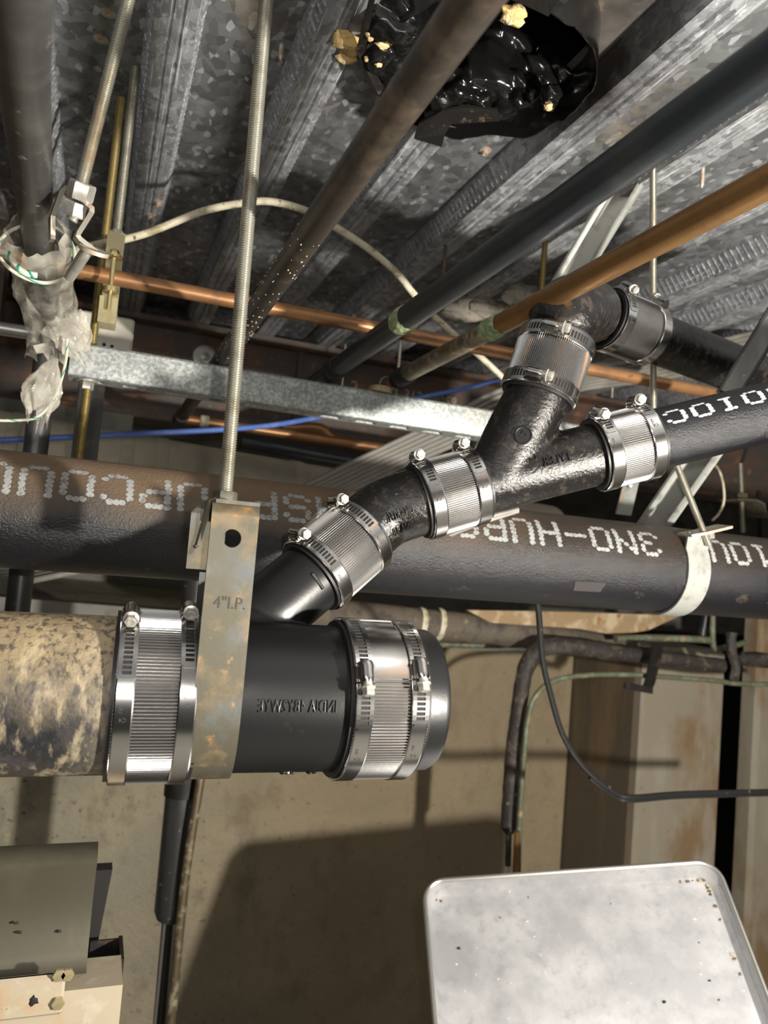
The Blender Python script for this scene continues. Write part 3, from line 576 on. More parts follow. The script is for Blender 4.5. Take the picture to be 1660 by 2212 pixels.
r1 = np.interp(np.linspace(0, 1, len(s1)), [0, .06, .25, .5, .8, 1], [.022, .030, .024, .029, .026, .034])
film('film_wrap', s1, r1, 2.0, amp=.28)
s2 = bez([PD(130, 690, .85), PD(160, 740, .86), PD(175, 765, .86)], 6); film('film_tatter', s2, np.interp(np.linspace(0, 1, len(s2)), [0, .4, 1], [.02, .022, .008]), 9.0, amp=.6, sq=.3)
s3 = bez([PD(118, 770, .85), PD(108, 800, .84), PD(90, 850, .84), PD(82, 895, .84)], 6); film('film_pouch', s3, np.interp(np.linspace(0, 1, len(s3)), [0, .3, .7, 1], [.003, .009, .020, .010]), 5.0, amp=.5, sq=.45)
tw = thing('twine', 'white and green twine tied around the plastic film and trailing down', 'twine', PD(40, 560, .68))
def twist(path, r, par, w=.0012):
    mb = MB(); mb.tube(path, r, 8); obj('strand', mb, m_twine, par)
    mb = MB(); q = []; u = None
    for i, p in enumerate(path):
        t = U(path[min(i + 1, len(path) - 1)] - path[max(i - 1, 0)])
        if u is None: u, v = frame(t)
        u = U(u - t * (u @ t)); v = np.cross(t, u); a = i * .42; q.append(p + (u * cos(a) + v * sin(a)) * r * .9)
    mb.tube(q, r * .42, 6); obj('strand', mb, m_green, par, label='green strand')
cA = PD(80, 545, .69); uu, vv = frame(U(s1[6] - s1[3]), (1, 0, 0))
twist([cA + (uu * cos(t) + vv * sin(t) * .9) * .0315 + U(s1[6] - s1[3]) * (.004 * sin(t * 2)) for t in np.linspace(0, 2 * pi, 70)], .0016, tw)
twist(bez([PD(-25, 545, .66), PD(15, 548, .655), PD(35, 575, .65), PD(55, 590, .65), PD(80, 595, .655)], 14), .0026, tw)
twist(bez([PD(145, 730, .84), PD(142, 780, .85), PD(122, 850, .86), PD(85, 898, .83), PD(40, 908, .83), PD(-20, 908, .82)], 16), .0015, tw)
# leaning rod, coupling nut, bent clip
la, lb = PD(176, 400, .56), PD(292, -60, .515)
trod([la, lb], .0048, .0016, m_rod, label='leaning threaded rod at upper left held by the bent clip', cat='rod')
cn = thing('swivel_clip', 'bent rusty-edged steel clip with two large nuts on the leaning rod', 'clip', PD(160, 450, .57)); ra = U(lb - la)
mb = MB(); hexnut(mb, PD(171, 431, .565), ra, .0165, .0125); hexnut(mb, PD(158, 466, .57), ra, .0165, .0105, ref=(0, 1, .3)); obj('nut', mb, m_nut, cn)
trod([PD(155, 477, .572), PD(165, 455, .57)], .0048, .0016, m_nut, 'rod_end', cn)
pth = [PD(*q_) for q_ in ((112, 520, .60), (112, 470, .595), (132, 416, .58), (138, 411, .578), (146, 414, .577), (188, 447, .57), (195, 453, .57), (195, 462, .57), (168, 505, .585), (165, 512, .587), (170, 519, .588), (206, 548, .59))]
wv = U(np.cross(ra, V(0, 0, 1)));  mb = MB(); mb.strip(pth, U(PD(150, 462, .60) - PD(160, 450, .575)), .02, .0034); obj('clip', mb, m_brkt, cn)
mb = MB(); mb.lathe(PD(202, 546, .583), ra, [(0, .011), (.003, .011)], 20); obj('washer', mb, m_brkt, cn)
mb = MB(); mb.lathe(PD(150, 598, .62), U(PD(192, 535, .588) - PD(150, 598, .62)), [(0, .0045), (.036, .0045), (.04, .003)], 16); obj('pin', mb, m_nut, cn)
# cream cable
rom = thing('cream_cable', 'cream plastic-jacketed cable looping behind the long rod and brown pipe', 'cable', PD(440, 457, 1.0))
rp = bez([PD(150, 545, .80), PD(205, 530, .90), PD(310, 506, .98), PD(440, 456, 1.0), PD(530, 438, 1.0), PD(590, 436, 1.0), PD(665, 457, 1.0), PD(735, 497, 1.0), PD(800, 540, 1.03), PD(860, 592, 1.06), PD(892, 632, 1.08), PD(945, 690, 1.12), PD(1040, 772, 1.2), PD(1100, 828, 1.22)], 8)
mb = MB(); mb.tube(rp, .0048, 12); obj('jacket', mb, m_rom, rom)
# blue cable, two lengths in view of one run
bl = bez([PD(-40, 953, 1.10), PD(200, 942, 1.16), PD(535, 924, 1.30), PD(680, 903, 1.40), PD(790, 881, 1.48), PD(1000, 840, 1.52), PD(1120, 812, 1.54), PD(1300, 803, 1.58), PD(1370, 790, 1.6), PD(1500, 750, 1.64), PD(1720, 708, 1.7)], 8)
mb = MB(); mb.tube(bl, .0046, 12); obj('blue_cable', mb, m_blue, None, 'long blue cable running left to right behind the strut', 'cable')
# grey cable bundle
for i in range(7):
    o = i * 13; f = i * 17
    pth = bez([PD(-60, 1272 - i * 8, 1.12 + i * .012), PD(90, 1250 - i * 7, 1.14 + i * .012), PD(330, 1190, 1.2 + i * .012), PD(630 + o * 1.2, 1062 + o * .1, 1.27 + i * .01), PD(760 + o * 1.4, 1000 + o * .1, 1.29 + i * .01), PD(960 + o, 905 + o * .4, 1.33 + i * .01), PD(1090 + o * .6, 840 + f * .5, 1.36 + i * .01), PD(1250, 800 + i * 7, 1.42 + i * .01), PD(1420, 772 + i * 8, 1.48 + i * .01), PD(1560, 735 + i * 9, 1.55), PD(1760, 690 + i * 9, 1.62)], 6)
    mb = MB(); mb.tube(pth, .0047, 10)
    obj('grey_cable', mb, m_gcab, None, 'grey-brown cable, ' + ['topmost', 'second from top', 'third from top', 'middle', 'third from bottom', 'second from bottom', 'lowest'][i] + ' in the diagonal bundle above the lettered pipe', 'cable', 'bundled grey cables')
for i in range(2):
    pth = bez([PD(760, 1252 + i * 6, .85), PD(845, 1205 + i * 9, .84), PD(930, 1166 + i * 9, .835), PD(1020, 1128 + i * 8, .83), PD(1120, 1100 + i * 4, .85)], 8); mb = MB(); mb.tube(pth, .0024, 8)
    obj('thin_cable', mb, m_gcab, None, ['thin grey cable under the small elbow, upper of two', 'thin grey cable under the small elbow, lower of two'][i], 'cable', 'thin cables under the elbow')
# ------------------------------------------------------------------ lettered 4 inch pipe behind
O6, A6, R6 = V(0, .805, .0225), V(1, 0, 0), .0555
big = thing('lettered_soil_pipe', 'large black soil pipe with white dot lettering and brown dust, running left to right', 'pipe', (.4, .805, .0225))
mb = MB(); pr = [(-.45, R6)] + [(t, R6) for t in np.arange(-.4, 1.5, .1)] + [(1.5, R6)]; mb.lathe(O6, A6, pr, 64); obj('pipe', mb, m_big, big)
DOT = {'N': '10001 11001 10101 10011 10001 10001 10001', 'S': '01110 10001 10000 01110 00001 10001 01110', 'F': '11111 10000 10000 11110 10000 10000 10000', 'U': '10001 10001 10001 10001 10001 10001 01110',
       'P': '11110 10001 10001 11110 10000 10000 10000', 'C': '01110 10001 10000 10000 10000 10001 01110', 'O': '01110 10001 10001 10001 10001 10001 01110', '0': '01110 10001 10001 10001 10001 10001 01110',
       'H': '10001 10001 10001 11111 10001 10001 10001', 'B': '11110 10001 10001 11110 10001 10001 11110', '-': '00000 00000 00000 11111 00000 00000 00000', 'I': '01110 00100 00100 00100 00100 00100 01110',
       '1': '00100 01100 00100 00100 00100 00100 01110', 'D': '11110 10001 10001 10001 10001 10001 11110', 'E': '01110 10001 00001 00110 00001 10001 01110', ' ': '00000 ' * 7, 'R': '00000 01110 01010 01110 01010 01010 00000'}
def dotletters(mb, s, O, a, R, px, py, px2, py2, hh, rs, wf=1.0, rot=pi):
    """stencilled dot lettering turned upside down on the pipe, from the first pixel (string end) to the second"""
    t0, r0 = oncyl(O, a, R, px, py); t1, _ = oncyl(O, a, R, px2, py2); a = U(a); n = len(s); adv = (t1 - t0) / n; c = np.cross(a, r0)
    if (c @ V(0, 0, 1)) < 0: c = -c
    for i, ch in enumerate(s[::-1]):            # string reads right to left, upside down
        g = DOT[ch].split(); cw = adv * .82 / 5 * wf; chh = hh / 7
        for ry in range(7):
            for rx in range(5):
                if g[ry][rx] != '1': continue
                X = t0 + adv * (i + .5) - (rx - 2) * cw + rs.uniform(-.0003, .0003); Yy = (ry - 3) * chh + rs.uniform(-.0003, .0003)
                P = []
                for q in range(8):
                    b = 2 * pi * q / 8 + .39; xx = X + cos(b) * cw * .68 * rs.uniform(.8, 1.12); yy = Yy + sin(b) * chh * .64 * rs.uniform(.75, 1.1); th = yy / R
                    P.append(O + a * xx + (r0 * cos(th) + c * sin(th)) * (R + .0003))
                mb.add(P, [tuple(range(8))] if (np.cross(P[1] - P[0], P[2] - P[1]) @ r0) > 0 else [tuple(range(7, -1, -1))])
rs = random.Random(5); mb = MB()
dotletters(mb, 'NSF UPC0UU', O6, A6, R6, -60, 1022, 748, 1112, .034, rs, rot=pi)
dotletters(mb, '10UO ENO-HUBC', O6, A6, R6, 975, 1128, 1668, 1200, .034, rs)
obj('white_lettering', mb, m_white, big, kind='stuff', label='upside-down dot lettering NSF UPC and NO-HUB', smooth=0)
t0, r0 = oncyl(O6, A6, R6, 1272, 1267); mb = MB(); c = np.cross(A6, r0); P = []
for q, (x, y) in enumerate([(-.021, -.006), (.021, -.007), (.019, .006), (-.018, .007)]): P.append(O6 + A6 * (t0 + x) + (r0 * cos(y / R6) + c * sin(y / R6)) * (R6 + .0009))
mb.add(P, [(0, 1, 2, 3)]); obj('label_patch', mb, m_gray_label, big, label='faded grey sticker', smooth=0)
# strap hanger on it
hp = near(O6, A6, 1445, 1245); hX = hp[0] - .004
sh = thing('strap_hanger', 'galvanized strap hanger hooked under the lettered pipe at right', 'hanger', (hX, O6[1], O6[2]))
pa = []
for ang in np.linspace(-120, 168, 30): pa.append(V(hX, O6[1] + cos(radians(180 - ang + 0)) * (R6 + .002), O6[2] - 0) * 0 + V(hX, O6[1] - cos(radians(ang)) * (R6 + .0022), O6[2] - sin(radians(ang)) * (R6 + .0022)))
pa = [V(hX, O6[1] - cos(a) * (R6 + .0022), O6[2] - sin(a) * (R6 + .0022)) for a in np.linspace(radians(-28), radians(205), 34)]
pa = [pa[0] + V(0, -.003, .020)] + pa
mb = MB(); mb.strip(pa, (1, 0, 0), .034, .0028); obj('strap', mb, m_brkt if 0 else m_strut2, sh)
rq = PD(1480, 1197, .0) ; q0 = pa[0]; 
mb = MB(); pl = [q0 + V(-.020, -.002, -.001), q0 + V(.032, -.006, .010)]; mb.strip([q0 + V(-.019, .004, -.004), q0 + V(.0, .0, .001), q0 + V(.036, -.004, .012)], (0, 1, .1), .026, .003); obj('tab', mb, m_brkt, sh)
rb = q0 + V(.012, -.004, .0)
topb = PY(1412, 880, rb[1]); 
trod([rb + V(.001, 0, -.014), topb, V(topb[0] - .008, rb[1] + .02, ZH)], .0043, .0016, m_rod, label='bent threaded rod holding the strap hanger on the lettered pipe', cat='rod', group=RG)
hn = thing('hanger_nut', 'nut on the rod end under the strap hanger tab', 'nut', rb); mb = MB(); hexnut(mb, rb + V(0, 0, -.006), (-.2, 0, 1), .0125, .007); obj('nut', mb, m_nut, hn)
# ------------------------------------------------------------------ foreground 4 inch line
pl_ = thing('lime_stained_soil_pipe', 'large soil pipe at lower left with tan lime crust over black', 'pipe', near(O4, A4, 120, 1508))
tA, tB = oncyl(O4, A4, R4 + .005, 243, 1500)[0], oncyl(O4, A4, R4 + .005, 431, 1500)[0]
mb = MB(); mb.lathe(O4, A4, [(-.32, R4)] + [(t, R4) for t in np.arange(-.28, tA, .03)] + [((tA + tB) / 2 - .001, R4), ((tA + tB) / 2 - .001, R4 - .006)], 72); obj('pipe', mb, m_lime, pl_)
def coupling(O, a, ta, tb, R, label, housing, headpx, bandw=.0135, flat=None, ridge=.0024, tail=50, hs=1.0, extra_tail=0, tn=None, lean=0):
    """shielded no-hub coupling between ta and tb on an axis. housing = pixels of the two screw housings, headpx = a pixel towards which the screws point"""
    a = U(a); mid = O + a * (ta + tb) / 2; L_ = tb - ta
    th = thing('pipe_coupling', label, 'coupling', mid)
    mb = MB(); mb.lathe(mid, a, [(-L_/2 - .0015, R + .0003), (-L_/2 - .0015, R + .0042), (L_/2 + .0015, R + .0042), (L_/2 + .0015, R + .0003)], 64, closed=True); obj('rubber_gasket', mb, m_rub, th)
    Rs = R + .0052; ridge = ridge if R > .04 else .0020; nr = int(2 * pi * Rs / ridge); n = nr * 6; u, v = frame(a); mb = MB(); R_ = []
    fr = None
    if flat is not None: _, fr = oncyl(O, a, Rs, *flat[0]); 
    for t in (-L_/2 + .001, L_/2 - .001):
        ring = []
        for j in range(n):
            al = 2 * pi * j / n; d = u * cos(al) + v * sin(al); am = .0009
            if fr is not None:
                ang = math.degrees(math.acos(max(-1, min(1, float(d @ fr))))); am *= min(1, max(0, (ang - flat[1]) / 4))
            ring.append(mid + a * t + d * (Rs + am * (cos(j * 2 * pi / 6))))
        R_.append(ring)
    mb.rings(R_, caps=False); n0 = len(mb.v)
    mb.rings([[p - U(p - mid - a * ((p - mid) @ a)) * .0014 for p in r] for r in R_][::-1], caps=False)
    obj('corrugated_shield', mb, m_steel, th, smooth=80)
    Rb = Rs + .0012
    for bi, tc in enumerate((-L_/2 + bandw/2 + .0015, L_/2 - bandw/2 - .0015)):
        bo = mid + a * tc; w = bandw / 2
        pr = [(-w, Rb - .0006), (-w, Rb), (-w * .86, Rb + .0005), (w * .86, Rb + .0005), (w, Rb), (w, Rb - .0006)]
        mb = MB(); mb.lathe(bo, a, pr, 96, closed=True); band = obj('clamp_band', mb, m_steelb, th, smooth=18)
        # housing position: the angle whose surface point is seen nearest the given pixel
        best = None; RH = Rb + .004
        for k in range(720):
            al = pi * k / 360; d = u * cos(al) + v * sin(al); p = bo + d * RH
            e = np.linalg.norm(proj(p) - V(*housing[bi])) + 90 * max(0, d @ U(p) + .04)
            if best is None or e < best[0]: best = (e, d)
        0 and print('HOUSE', label[:30], bi, round(best[0],1), best[1].round(2), proj(bo + best[1]*RH).round()) 
        d = best[1]; tg = np.cross(a, d); hp_ = bo + d * RH
        if np.linalg.norm(proj(hp_ + tg * .012) - V(*headpx[bi])) > np.linalg.norm(proj(hp_ - tg * .012) - V(*headpx[bi])): tg = -tg
        def S(ang, x, h): # arc position from the housing towards the screw head
            return bo + (d * cos(ang) + tg * sin(ang)) * (Rb + h) + a * x
        # slotted tail of the band
        segs = int(tail / 3.2) if R > .04 else int(tail / 5); da = radians(3.2 if R > .04 else 5); tm = MB(); wt = w * .98
        def cellq(a0, a1, x0, x1, sl=0):
            P = [S(a0, x0, .0013), S(a0, x1, .0013), S(a1, x1, .0013), S(a1, x0, .0013)] + [S(a0, x0, .0007), S(a0, x1, .0007), S(a1, x1, .0007), S(a1, x0, .0007)]
            tm.add(P, [(0, 1, 2, 3), (0, 4, 5, 1), (1, 5, 6, 2), (2, 6, 7, 3), (3, 7, 4, 0)])
        sl = MB()
        for sgn, cnt in ((1, segs), (-1, extra_tail)):
            for q in range(cnt):
                a0, a1 = sgn * (q * da + (.07 if R > .04 else .12)), sgn * ((q + 1) * da + (.07 if R > .04 else .12)); g = da * .36 * sgn
                cellq(a0, a1, -wt, -wt * .52); cellq(a0, a1, wt * .52, wt); cellq(a0, a0 + g, -wt * .52, wt * .52)
                sl.add([S(a0 + g, -wt * .5, .00075), S(a0 + g, wt * .5, .00075), S(a1, wt * .5, .00075), S(a1, -wt * .5, .00075)], [(0, 1, 2, 3)])
        ae = segs * da + (.07 if R > .04 else .12); cellq(ae, ae + da * .8, -wt, wt); cellq(ae + da * .8, ae + da * 1.3, -wt * .7, wt * .7)
        tobj = obj('slotted_tail', tm, m_steelb, band, smooth=30); obj('slot', sl, m_dark, band, smooth=0)  # slot floors painted near-black for the shade inside them
        # worm housing: saddle + barrel, screw with flange and hex head
        hb = MB(); L2 = .0155 * hs; r_ = .0052 * hs; c0 = bo + d * (Rb + .0012); R_ = []
        for t in np.linspace(-.5, .5, 9):
            ring = []; k = 1 if abs(t) < .45 else .9
            for an in np.linspace(-10, 190, 15): ring.append(c0 + tg * t * L2 + a * cos(radians(an)) * r_ * 1.12 * k + d * (max(0, sin(radians(an))) * r_ * 1.35 * k + .0012))
            ring += [c0 + tg * t * L2 - a * w * 1.04, c0 + tg * t * L2 - a * w * 1.04 - d * .001, c0 + tg * t * L2 + a * w * 1.04 - d * .001, c0 + tg * t * L2 + a * w * 1.04]
            R_.append(ring)
        hb.rings(R_)
        for t in (-.36, .36): hb.box(c0 + tg * t * L2 - d * .0002, w * 2.2, .0022, .002, a, tg, d)
        hz = obj('worm_housing', hb, m_steelb, band, smooth=40)
        sb = MB(); sc = c0 + d * (.0030 * hs + .0012); st = .5 * L2
        sb.lathe(sc, tg, [(st - .002, .0030), (st + .0030, .0030), (st + .0032, .0052 * hs), (st + .0042, .0054 * hs), (st + .0046, .0044 * hs)], 20)
        hexnut(sb, sc + tg * (st + .0045), tg, .0079 * hs, .0048, ref=a)
        sb.lathe(sc, tg, [(st + .009, .0033 * hs), (st + .0097, .0026 * hs), (st + .0094, .0006)], 16)
        obj('hex_screw', sb, m_nut, band, smooth=30)
        if R > .04 or 1:
            tx = MB(); vs_d = S(ae + .35, 0, .0006) - bo; rd = U(vs_d - a * (vs_d @ a))
            cyltext(tx, 'USA', .0032, .0003, bo, a, Rb + .0006, -w * .3, rd, rot=pi / 2 * (1 if (np.cross(a, rd) @ V(0, 0, 1)) > 0 else -1))
            rd2 = U(S(ae + .47, 0, 0) - bo); cyltext(tx, 'C4', .004, .0003, bo, a, Rb + .0006, 0, rd2, rot=pi)
            obj('stamped_mark', tx, m_gray_label, band, smooth=0)
    return th
coupling(O4, A4, tA, tB, R4, 'large shielded stainless coupling joining the lime-stained pipe, left of the hanger', [(272, 1322), (402, 1318)], [(274, 1345), (405, 1342)], bandw=.012, tail=44)
wy = thing('black_wye_fitting', 'matte black four by two wye fitting with raised upside-down lettering', 'fitting', near(O4, A4, 600, 1500))
mb = MB(); tC = oncyl(O4, A4, R4 + .005, 770, 1500)[0]; tE = oncyl(O4, A4, R4 + .005, 930, 1500)[0]
mb.lathe(O4, A4, [((tA + tB) / 2 + .001, R4), (tC + .03, R4)], 96)
P0 = V(.0351, .5896, -.1086); B1 = PD(680, 1240, .655); B2 = PD(775, 1160, .682); ab = U(B2 - B1); R2 = .0298
Pw = B1 - ab * .17
# branch leaves the body on a gentle sweep
cen = near(O4, A4, 560, 1500)
brp = [cen + V(.0, .0, .012), B1 - ab * .075, B1 - ab * .045, B1 + ab * .026]
mb.tube(bez(brp, 8), [R2 + .002] * 8 + [R2 + .001] * 16 + [R2], 40)
fuse('body', mb, m_ci, wy, .0017, 18)
mb = MB(); t0, r0 = oncyl(O4, A4, R4, 645, 1527); cyltext(mb, 'INDIA 4BY2WYE', .0125, .0016, O4, A4, R4 + .0003, t0, r0, rot=pi, sx=.62)
obj('raised_lettering', mb, m_ci, wy, smooth=0)
mb = MB()
for q in (646, 656, 668, 706, 716): t_, r_q = oncyl(O4, A4, R4, q, 1500); lump(mb, O4 + A4 * t_ + U(V(0, -.35, -.94)) * (R4 + .0), .0025, .003, .0016, q, .3, 8, 6)
_, bd = oncyl(B1, ab, R2, 678, 1262); tb0, _ = oncyl(B1, ab, R2, 688, 1258)
obj('casting_drip', mb, m_ci, wy, kind='stuff'); mb = MB(); bc = np.cross(ab, bd); mb.box(B1 + ab * (tb0) + bd * (R2 + .0006), .003, .016, .002, ab, bc, bd, ch=.0005)
obj('casting_lug', mb, m_ci, wy)
coupling(O4, A4, tC - .0015, tE, R4, 'large shielded stainless coupling capping the wye fitting at right, with smooth overlap', [(802, 1452), (908, 1446)], [(812, 1480), (918, 1478)], bandw=.013, flat=((840, 1385), 30), tail=30, extra_tail=16)
pg = thing('end_plug', 'black iron end plug in the right end of the large coupling', 'plug', near(O4, A4, 950, 1500)); mb = MB(); tF = oncyl(O4, A4, R4, 982, 1500)[0]
mb.lathe(O4, A4, [(tC + .034, R4 - .004), (tC + .034, R4), (tF - .006, R4), (tF - .002, R4 - .002), (tF, R4 - .006), (tF + .0005, R4 - .03)], 72); obj('plug', mb, m_ci, pg)
# clevis hanger
hg = thing('clevis_hanger', 'tarnished flat-strap clevis hanger marked 4 inch, carrying the large pipe', 'hanger', (HX, .585, 0))
Hy, Hz = near(O4, A4, 480, 1508)[1:]; RR = R4 + .0022; hw = .0325
zt = PY(500, 1086, Hy - RR)[2]
pa = [V(HX, Hy - RR + .012, zt + .0), V(HX, Hy - RR + .003, zt - .0012), V(HX, Hy - RR, zt - .006)] + [V(HX, Hy - RR, z) for z in np.linspace(zt - .02, Hz + .004, 6)]
pa += [V(HX, Hy - cos(a) * RR, Hz - sin(a) * RR) for a in np.linspace(0, pi, 26)] + [V(HX, Hy + RR, z) for z in np.linspace(Hz + .004, zt - .052, 5)]
for p_ in pa: p_[0] += .0105 * max(0, min(1, (p_[1] - (Hy - RR)) / (2 * RR)))
# front leg with a real hole: strip split around it
t = thing  # alias unused
mb = MB(); wv = V(1, 0, 0); th_ = .003
hc = PY(502, 1163, Hy - RR - th_ / 2); hr = .0063
low = [p for p in pa if not (p[1] < Hy - RR + .001 and p[2] > hc[2] - .016)]
front = [p for p in low if True][3 if low[0][2] > hc[2] else 0:]
front = [V(HX, Hy - RR, hc[2] - .016)] + [p for p in pa if (p[2] < hc[2] - .016) or p[1] > Hy]
mb.strip(front, wv, hw, th_)
mb.strip(pa[:2] + [V(HX, Hy - RR, zt - .006), V(HX, Hy - RR, hc[2] + .016)], wv, hw, th_)
n = 24; sq = []; ci = []
for j in range(n):
    a = 2 * pi * j / n; k = 1 / max(abs(cos(a)), abs(sin(a))); sq.append((cos(a) * k * hw / 2, sin(a) * k * .016)); ci.append((cos(a) * hr, sin(a) * hr))
yf, yb = Hy - RR - th_ / 2, Hy - RR + th_ / 2
P = [V(HX + x, yf, hc[2] + z) for x, z in sq] + [V(hc[0] + x, yf, hc[2] + z) for x, z in ci] + [V(hc[0] + x, yb, hc[2] + z) for x, z in ci] + [V(HX + x, yb, hc[2] + z) for x, z in sq]
mb.add(P, [(a + j, a + (j + 1) % n, a + n + (j + 1) % n, a + n + j) for a in (0, n, 2 * n) for j in range(n)] + [(3 * n + j, 3 * n + (j + 1) % n, (j + 1) % n, j) for j in range(n)])
obj('strap', mb, m_strap, hg)
mb = MB(); zy = zt + .0008
mb.strip([V(HX - .006, Hy - .030, zy - .014), V(HX - .006, Hy - .031, zy - .006), V(HX - .006, Hy - .026, zy - .0005), V(HX - .006, Hy + .026, zy - .0005), V(HX - .006, Hy + .031, zy - .006), V(HX - .006, Hy + .03, zy - .05)], wv, .028, .0028)
mb.box(V(HX, Hy - .02, zt + .0), .03, .09, .0026); mb.strip([V(HX - .012, Hy - .038, zy + .002), V(HX - .0165, Hy - .04, zy + .0), V(HX - .0185, Hy - .045, zy - .012), V(HX - .0225, Hy - .048, zy - .032), V(HX - .0245, Hy - .050, zy - .033)], (0, 1, 0), .014, .0022)
obj('yoke', mb, m_strap, hg)
mb = MB(); hexnut(mb, V(HX + .0, .585, zt + .0012), (0, 0, 1), .0165, .0105); obj('top_nut', mb, m_strap, hg)
mb = MB(); planetext(mb, '4"I.P.', .0115, .0004, PY(497, 1304, Hy - RR - .0017), (1, 0, 0), (0, 0, 1), .95); obj('stamped_lettering', mb, m_gray_label, hg, smooth=0)
# ------------------------------------------------------------------ 2 inch run
LQ = [PD(680, 1240, .655), PD(775, 1160, .682), PD(907, 1083, .695), PD(1030, 1045, .715), PD(1290, 985, .745), PD(1395, 957, .75), PD(1660, 890, .752)]
O2, A2 = LQ[3], U(LQ[6] - LQ[3]); A8 = U(LQ[3] - LQ[2]); A8 = U(A8 * .5 + A2 * .5)
def T(O, a, px, py): return float((near(O, a, px, py) - O) @ a)
coupling(B1, ab, T(B1, ab, 672, 1247) , T(B1, ab, 784, 1152), R2, 'small shielded coupling on the wye branch, lowest of the small ones', [(640, 1160), (725, 1090)], [(660, 1160), (745, 1095)], bandw=.0125, tail=62, hs=.95)
O8 = LQ[2]
tc0, tc1 = T(O8, A8, 905, 1083), T(O8, A8, 1032, 1045)
coupling(O8, A8, tc0, tc1, R2, 'small shielded coupling between the small elbow and the upper wye', [(892, 985), (985, 962)], [(910, 990), (1005, 965)], bandw=.0125, tail=58, hs=.95)
el = thing('small_elbow', 'wet-looking mottled black bend between two small couplings', 'elbow', PD(850, 1115, .685))
e0, e1 = B2 - ab * .006, near(O8, A8, 930, 1076)
mb = MB(); k0, k1 = B2 + ab * .012, O8 - A8 * .014
mb.tube(bez([B2 - ab * .026, B2 - ab * .003, (k0 + k1) / 2 + (k0 - e0) * .0 + U(ab - A8) * .004, near(O8, A8, 905, 1083), near(O8, A8, 965, 1063)], 8), R2 + .0012, 48)
fuse('body', mb, m_ci2, el, .0016, 3)
mb = MB(); eo, ea = (k0 + k1) / 2, U(k1 - k0)
for s, px, py, sz in (('CHARLHO', 862, 1112, .011), ('CHINA 18', 880, 1140, .011)):
    t0, r0 = oncyl(eo + U(ab - A8) * .003, ea, R2 + .0025, px, py); cyltext(mb, s, sz, .0016, eo + U(ab - A8) * .003, ea, R2 + .0016, t0, r0, rot=radians(10) + pi, sx=.55)
obj('raised_lettering', mb, m_ci, el, smooth=0)
wy2 = thing('small_wye_fitting', 'mottled black small wye with raised cast letters and a round boss', 'fitting', PD(1130, 1010, .72))
mb = MB(); w0, w1 = T(O2, A2, 1000, 1052), T(O2, A2, 1335, 975); mb.lathe(O2, A2, [(w0, R2), (w1, R2)], 64)
OB = near(O2, A2, 1072, 1035); J1, J2 = PD(1165, 848, .722), PD(1205, 735, .728); aj = U(J2 - J1)
mb.tube(bez([OB, OB * .45 + J1 * .55 - aj * .0, J1 - aj * .004, J1 + aj * .026], 8), R2 + .0008, 48)
lump(mb, OB + U(J1 - OB) * .035 + A2 * .022, .02, .012, .016, 3, .1)
fuse('body', mb, m_ci2, wy2, .0017, 14)
mb = MB(); t0, r0 = oncyl(O2, A2, R2, 1190, 985)
for s, px, py, sz, rt in (('TYLER', 1205, 992, .0125, pi), ('CHINA', 1132, 993, .010, pi)):
    t0, r0 = oncyl(O2, A2, R2 + .001, px, py); cyltext(mb, s, sz, .0022, O2, A2, R2 + .0004, t0, r0, rot=rt, sx=.8)
bo_, ba = OB, U(J1 - OB); t0, r0 = oncyl(bo_, ba, R2 + .002, 1131, 940); mb.lathe(bo_ + ba * t0 + r0 * (R2 + .0002), r0, [(0, .0085), (.0012, .0085), (.0018, .0075), (.0012, .0065), (.0012, .0005)], 24)
cyltext(mb, '12', .008, .0012, bo_, ba, R2 + .0018, t0, r0, rot=0)
obj('raised_lettering', mb, m_ci, wy2, smooth=30)
coupling(O2, A2, T(O2, A2, 1285, 986), T(O2, A2, 1405, 955), R2, 'small shielded coupling between the upper wye and the glossy pipe at right', [(1292, 893), (1370, 878)], [(1325, 902), (1402, 884)], bandw=.0125, tail=34, hs=1.0)
gp2 = thing('glossy_black_pipe', 'glossy black small pipe leaving at the right edge with white stencil marks', 'pipe', LQ[5]); mb = MB()
g0, g1 = T(O2, A2, 1345, 972), T(O2, A2, 1660, 890); mb.lathe(O2, A2, [(g0, R2 - .0005)] + [(t, R2 - .0005) for t in np.arange(g0 + .02, g1 + .2, .04)], 64); obj('pipe', mb, m_cipipe, gp2)
mb = MB(); dotletters(mb, 'OOIOC', O2, A2, R2 - .0005, 1432, 905, 1690, 822, .016, rs, wf=.95); obj('white_lettering', mb, m_white2, gp2, kind='stuff', smooth=0)
OJ = J1; coupling(OJ, aj, T(OJ, aj, 1161, 858), T(OJ, aj, 1208, 728), R2, 'small shielded coupling standing on the branch of the upper wye', [(1158, 790), (1190, 708)], [(1190, 797), (1225, 714)], bandw=.0125, tail=50, hs=1.05, extra_tail=6)
K1, K2 = PD(1300, 690, .885), PD(1400, 722, .90); ak = U(PD(1600, 800, 1.0) - PD(1310, 688, .885)); OK_ = PD(1395, 722, .905)
coupling(OK_, ak, T(OK_, ak, 1305, 690), T(OK_, ak, 1402, 725), R2, 'small shielded coupling after the large bend, highest of the small ones', [(1352, 622), (1396, 642)], [(1372, 630), (1415, 650)], bandw=.0125, tail=40, hs=.95)
le = thing('large_bend', 'mottled black sweep bend with glossy drips, tucked behind the bright copper pipe', 'elbow', PD(1260, 660, .8)); mb = MB()
kk = near(OK_, ak, 1300, 688)
mb.tube(bez([J2 - aj * .02, J2 + aj * .004, J2 + aj * .030, PD(1268, 672, .80), kk - ak * .012, kk + ak * .024], 8), [R2 + .0006] * 12 + [R2 + .003] * 16 + [R2 + .0006] * 13, 48, wob=.03)
fuse('body', mb, m_ci2, le, .0017, 3)
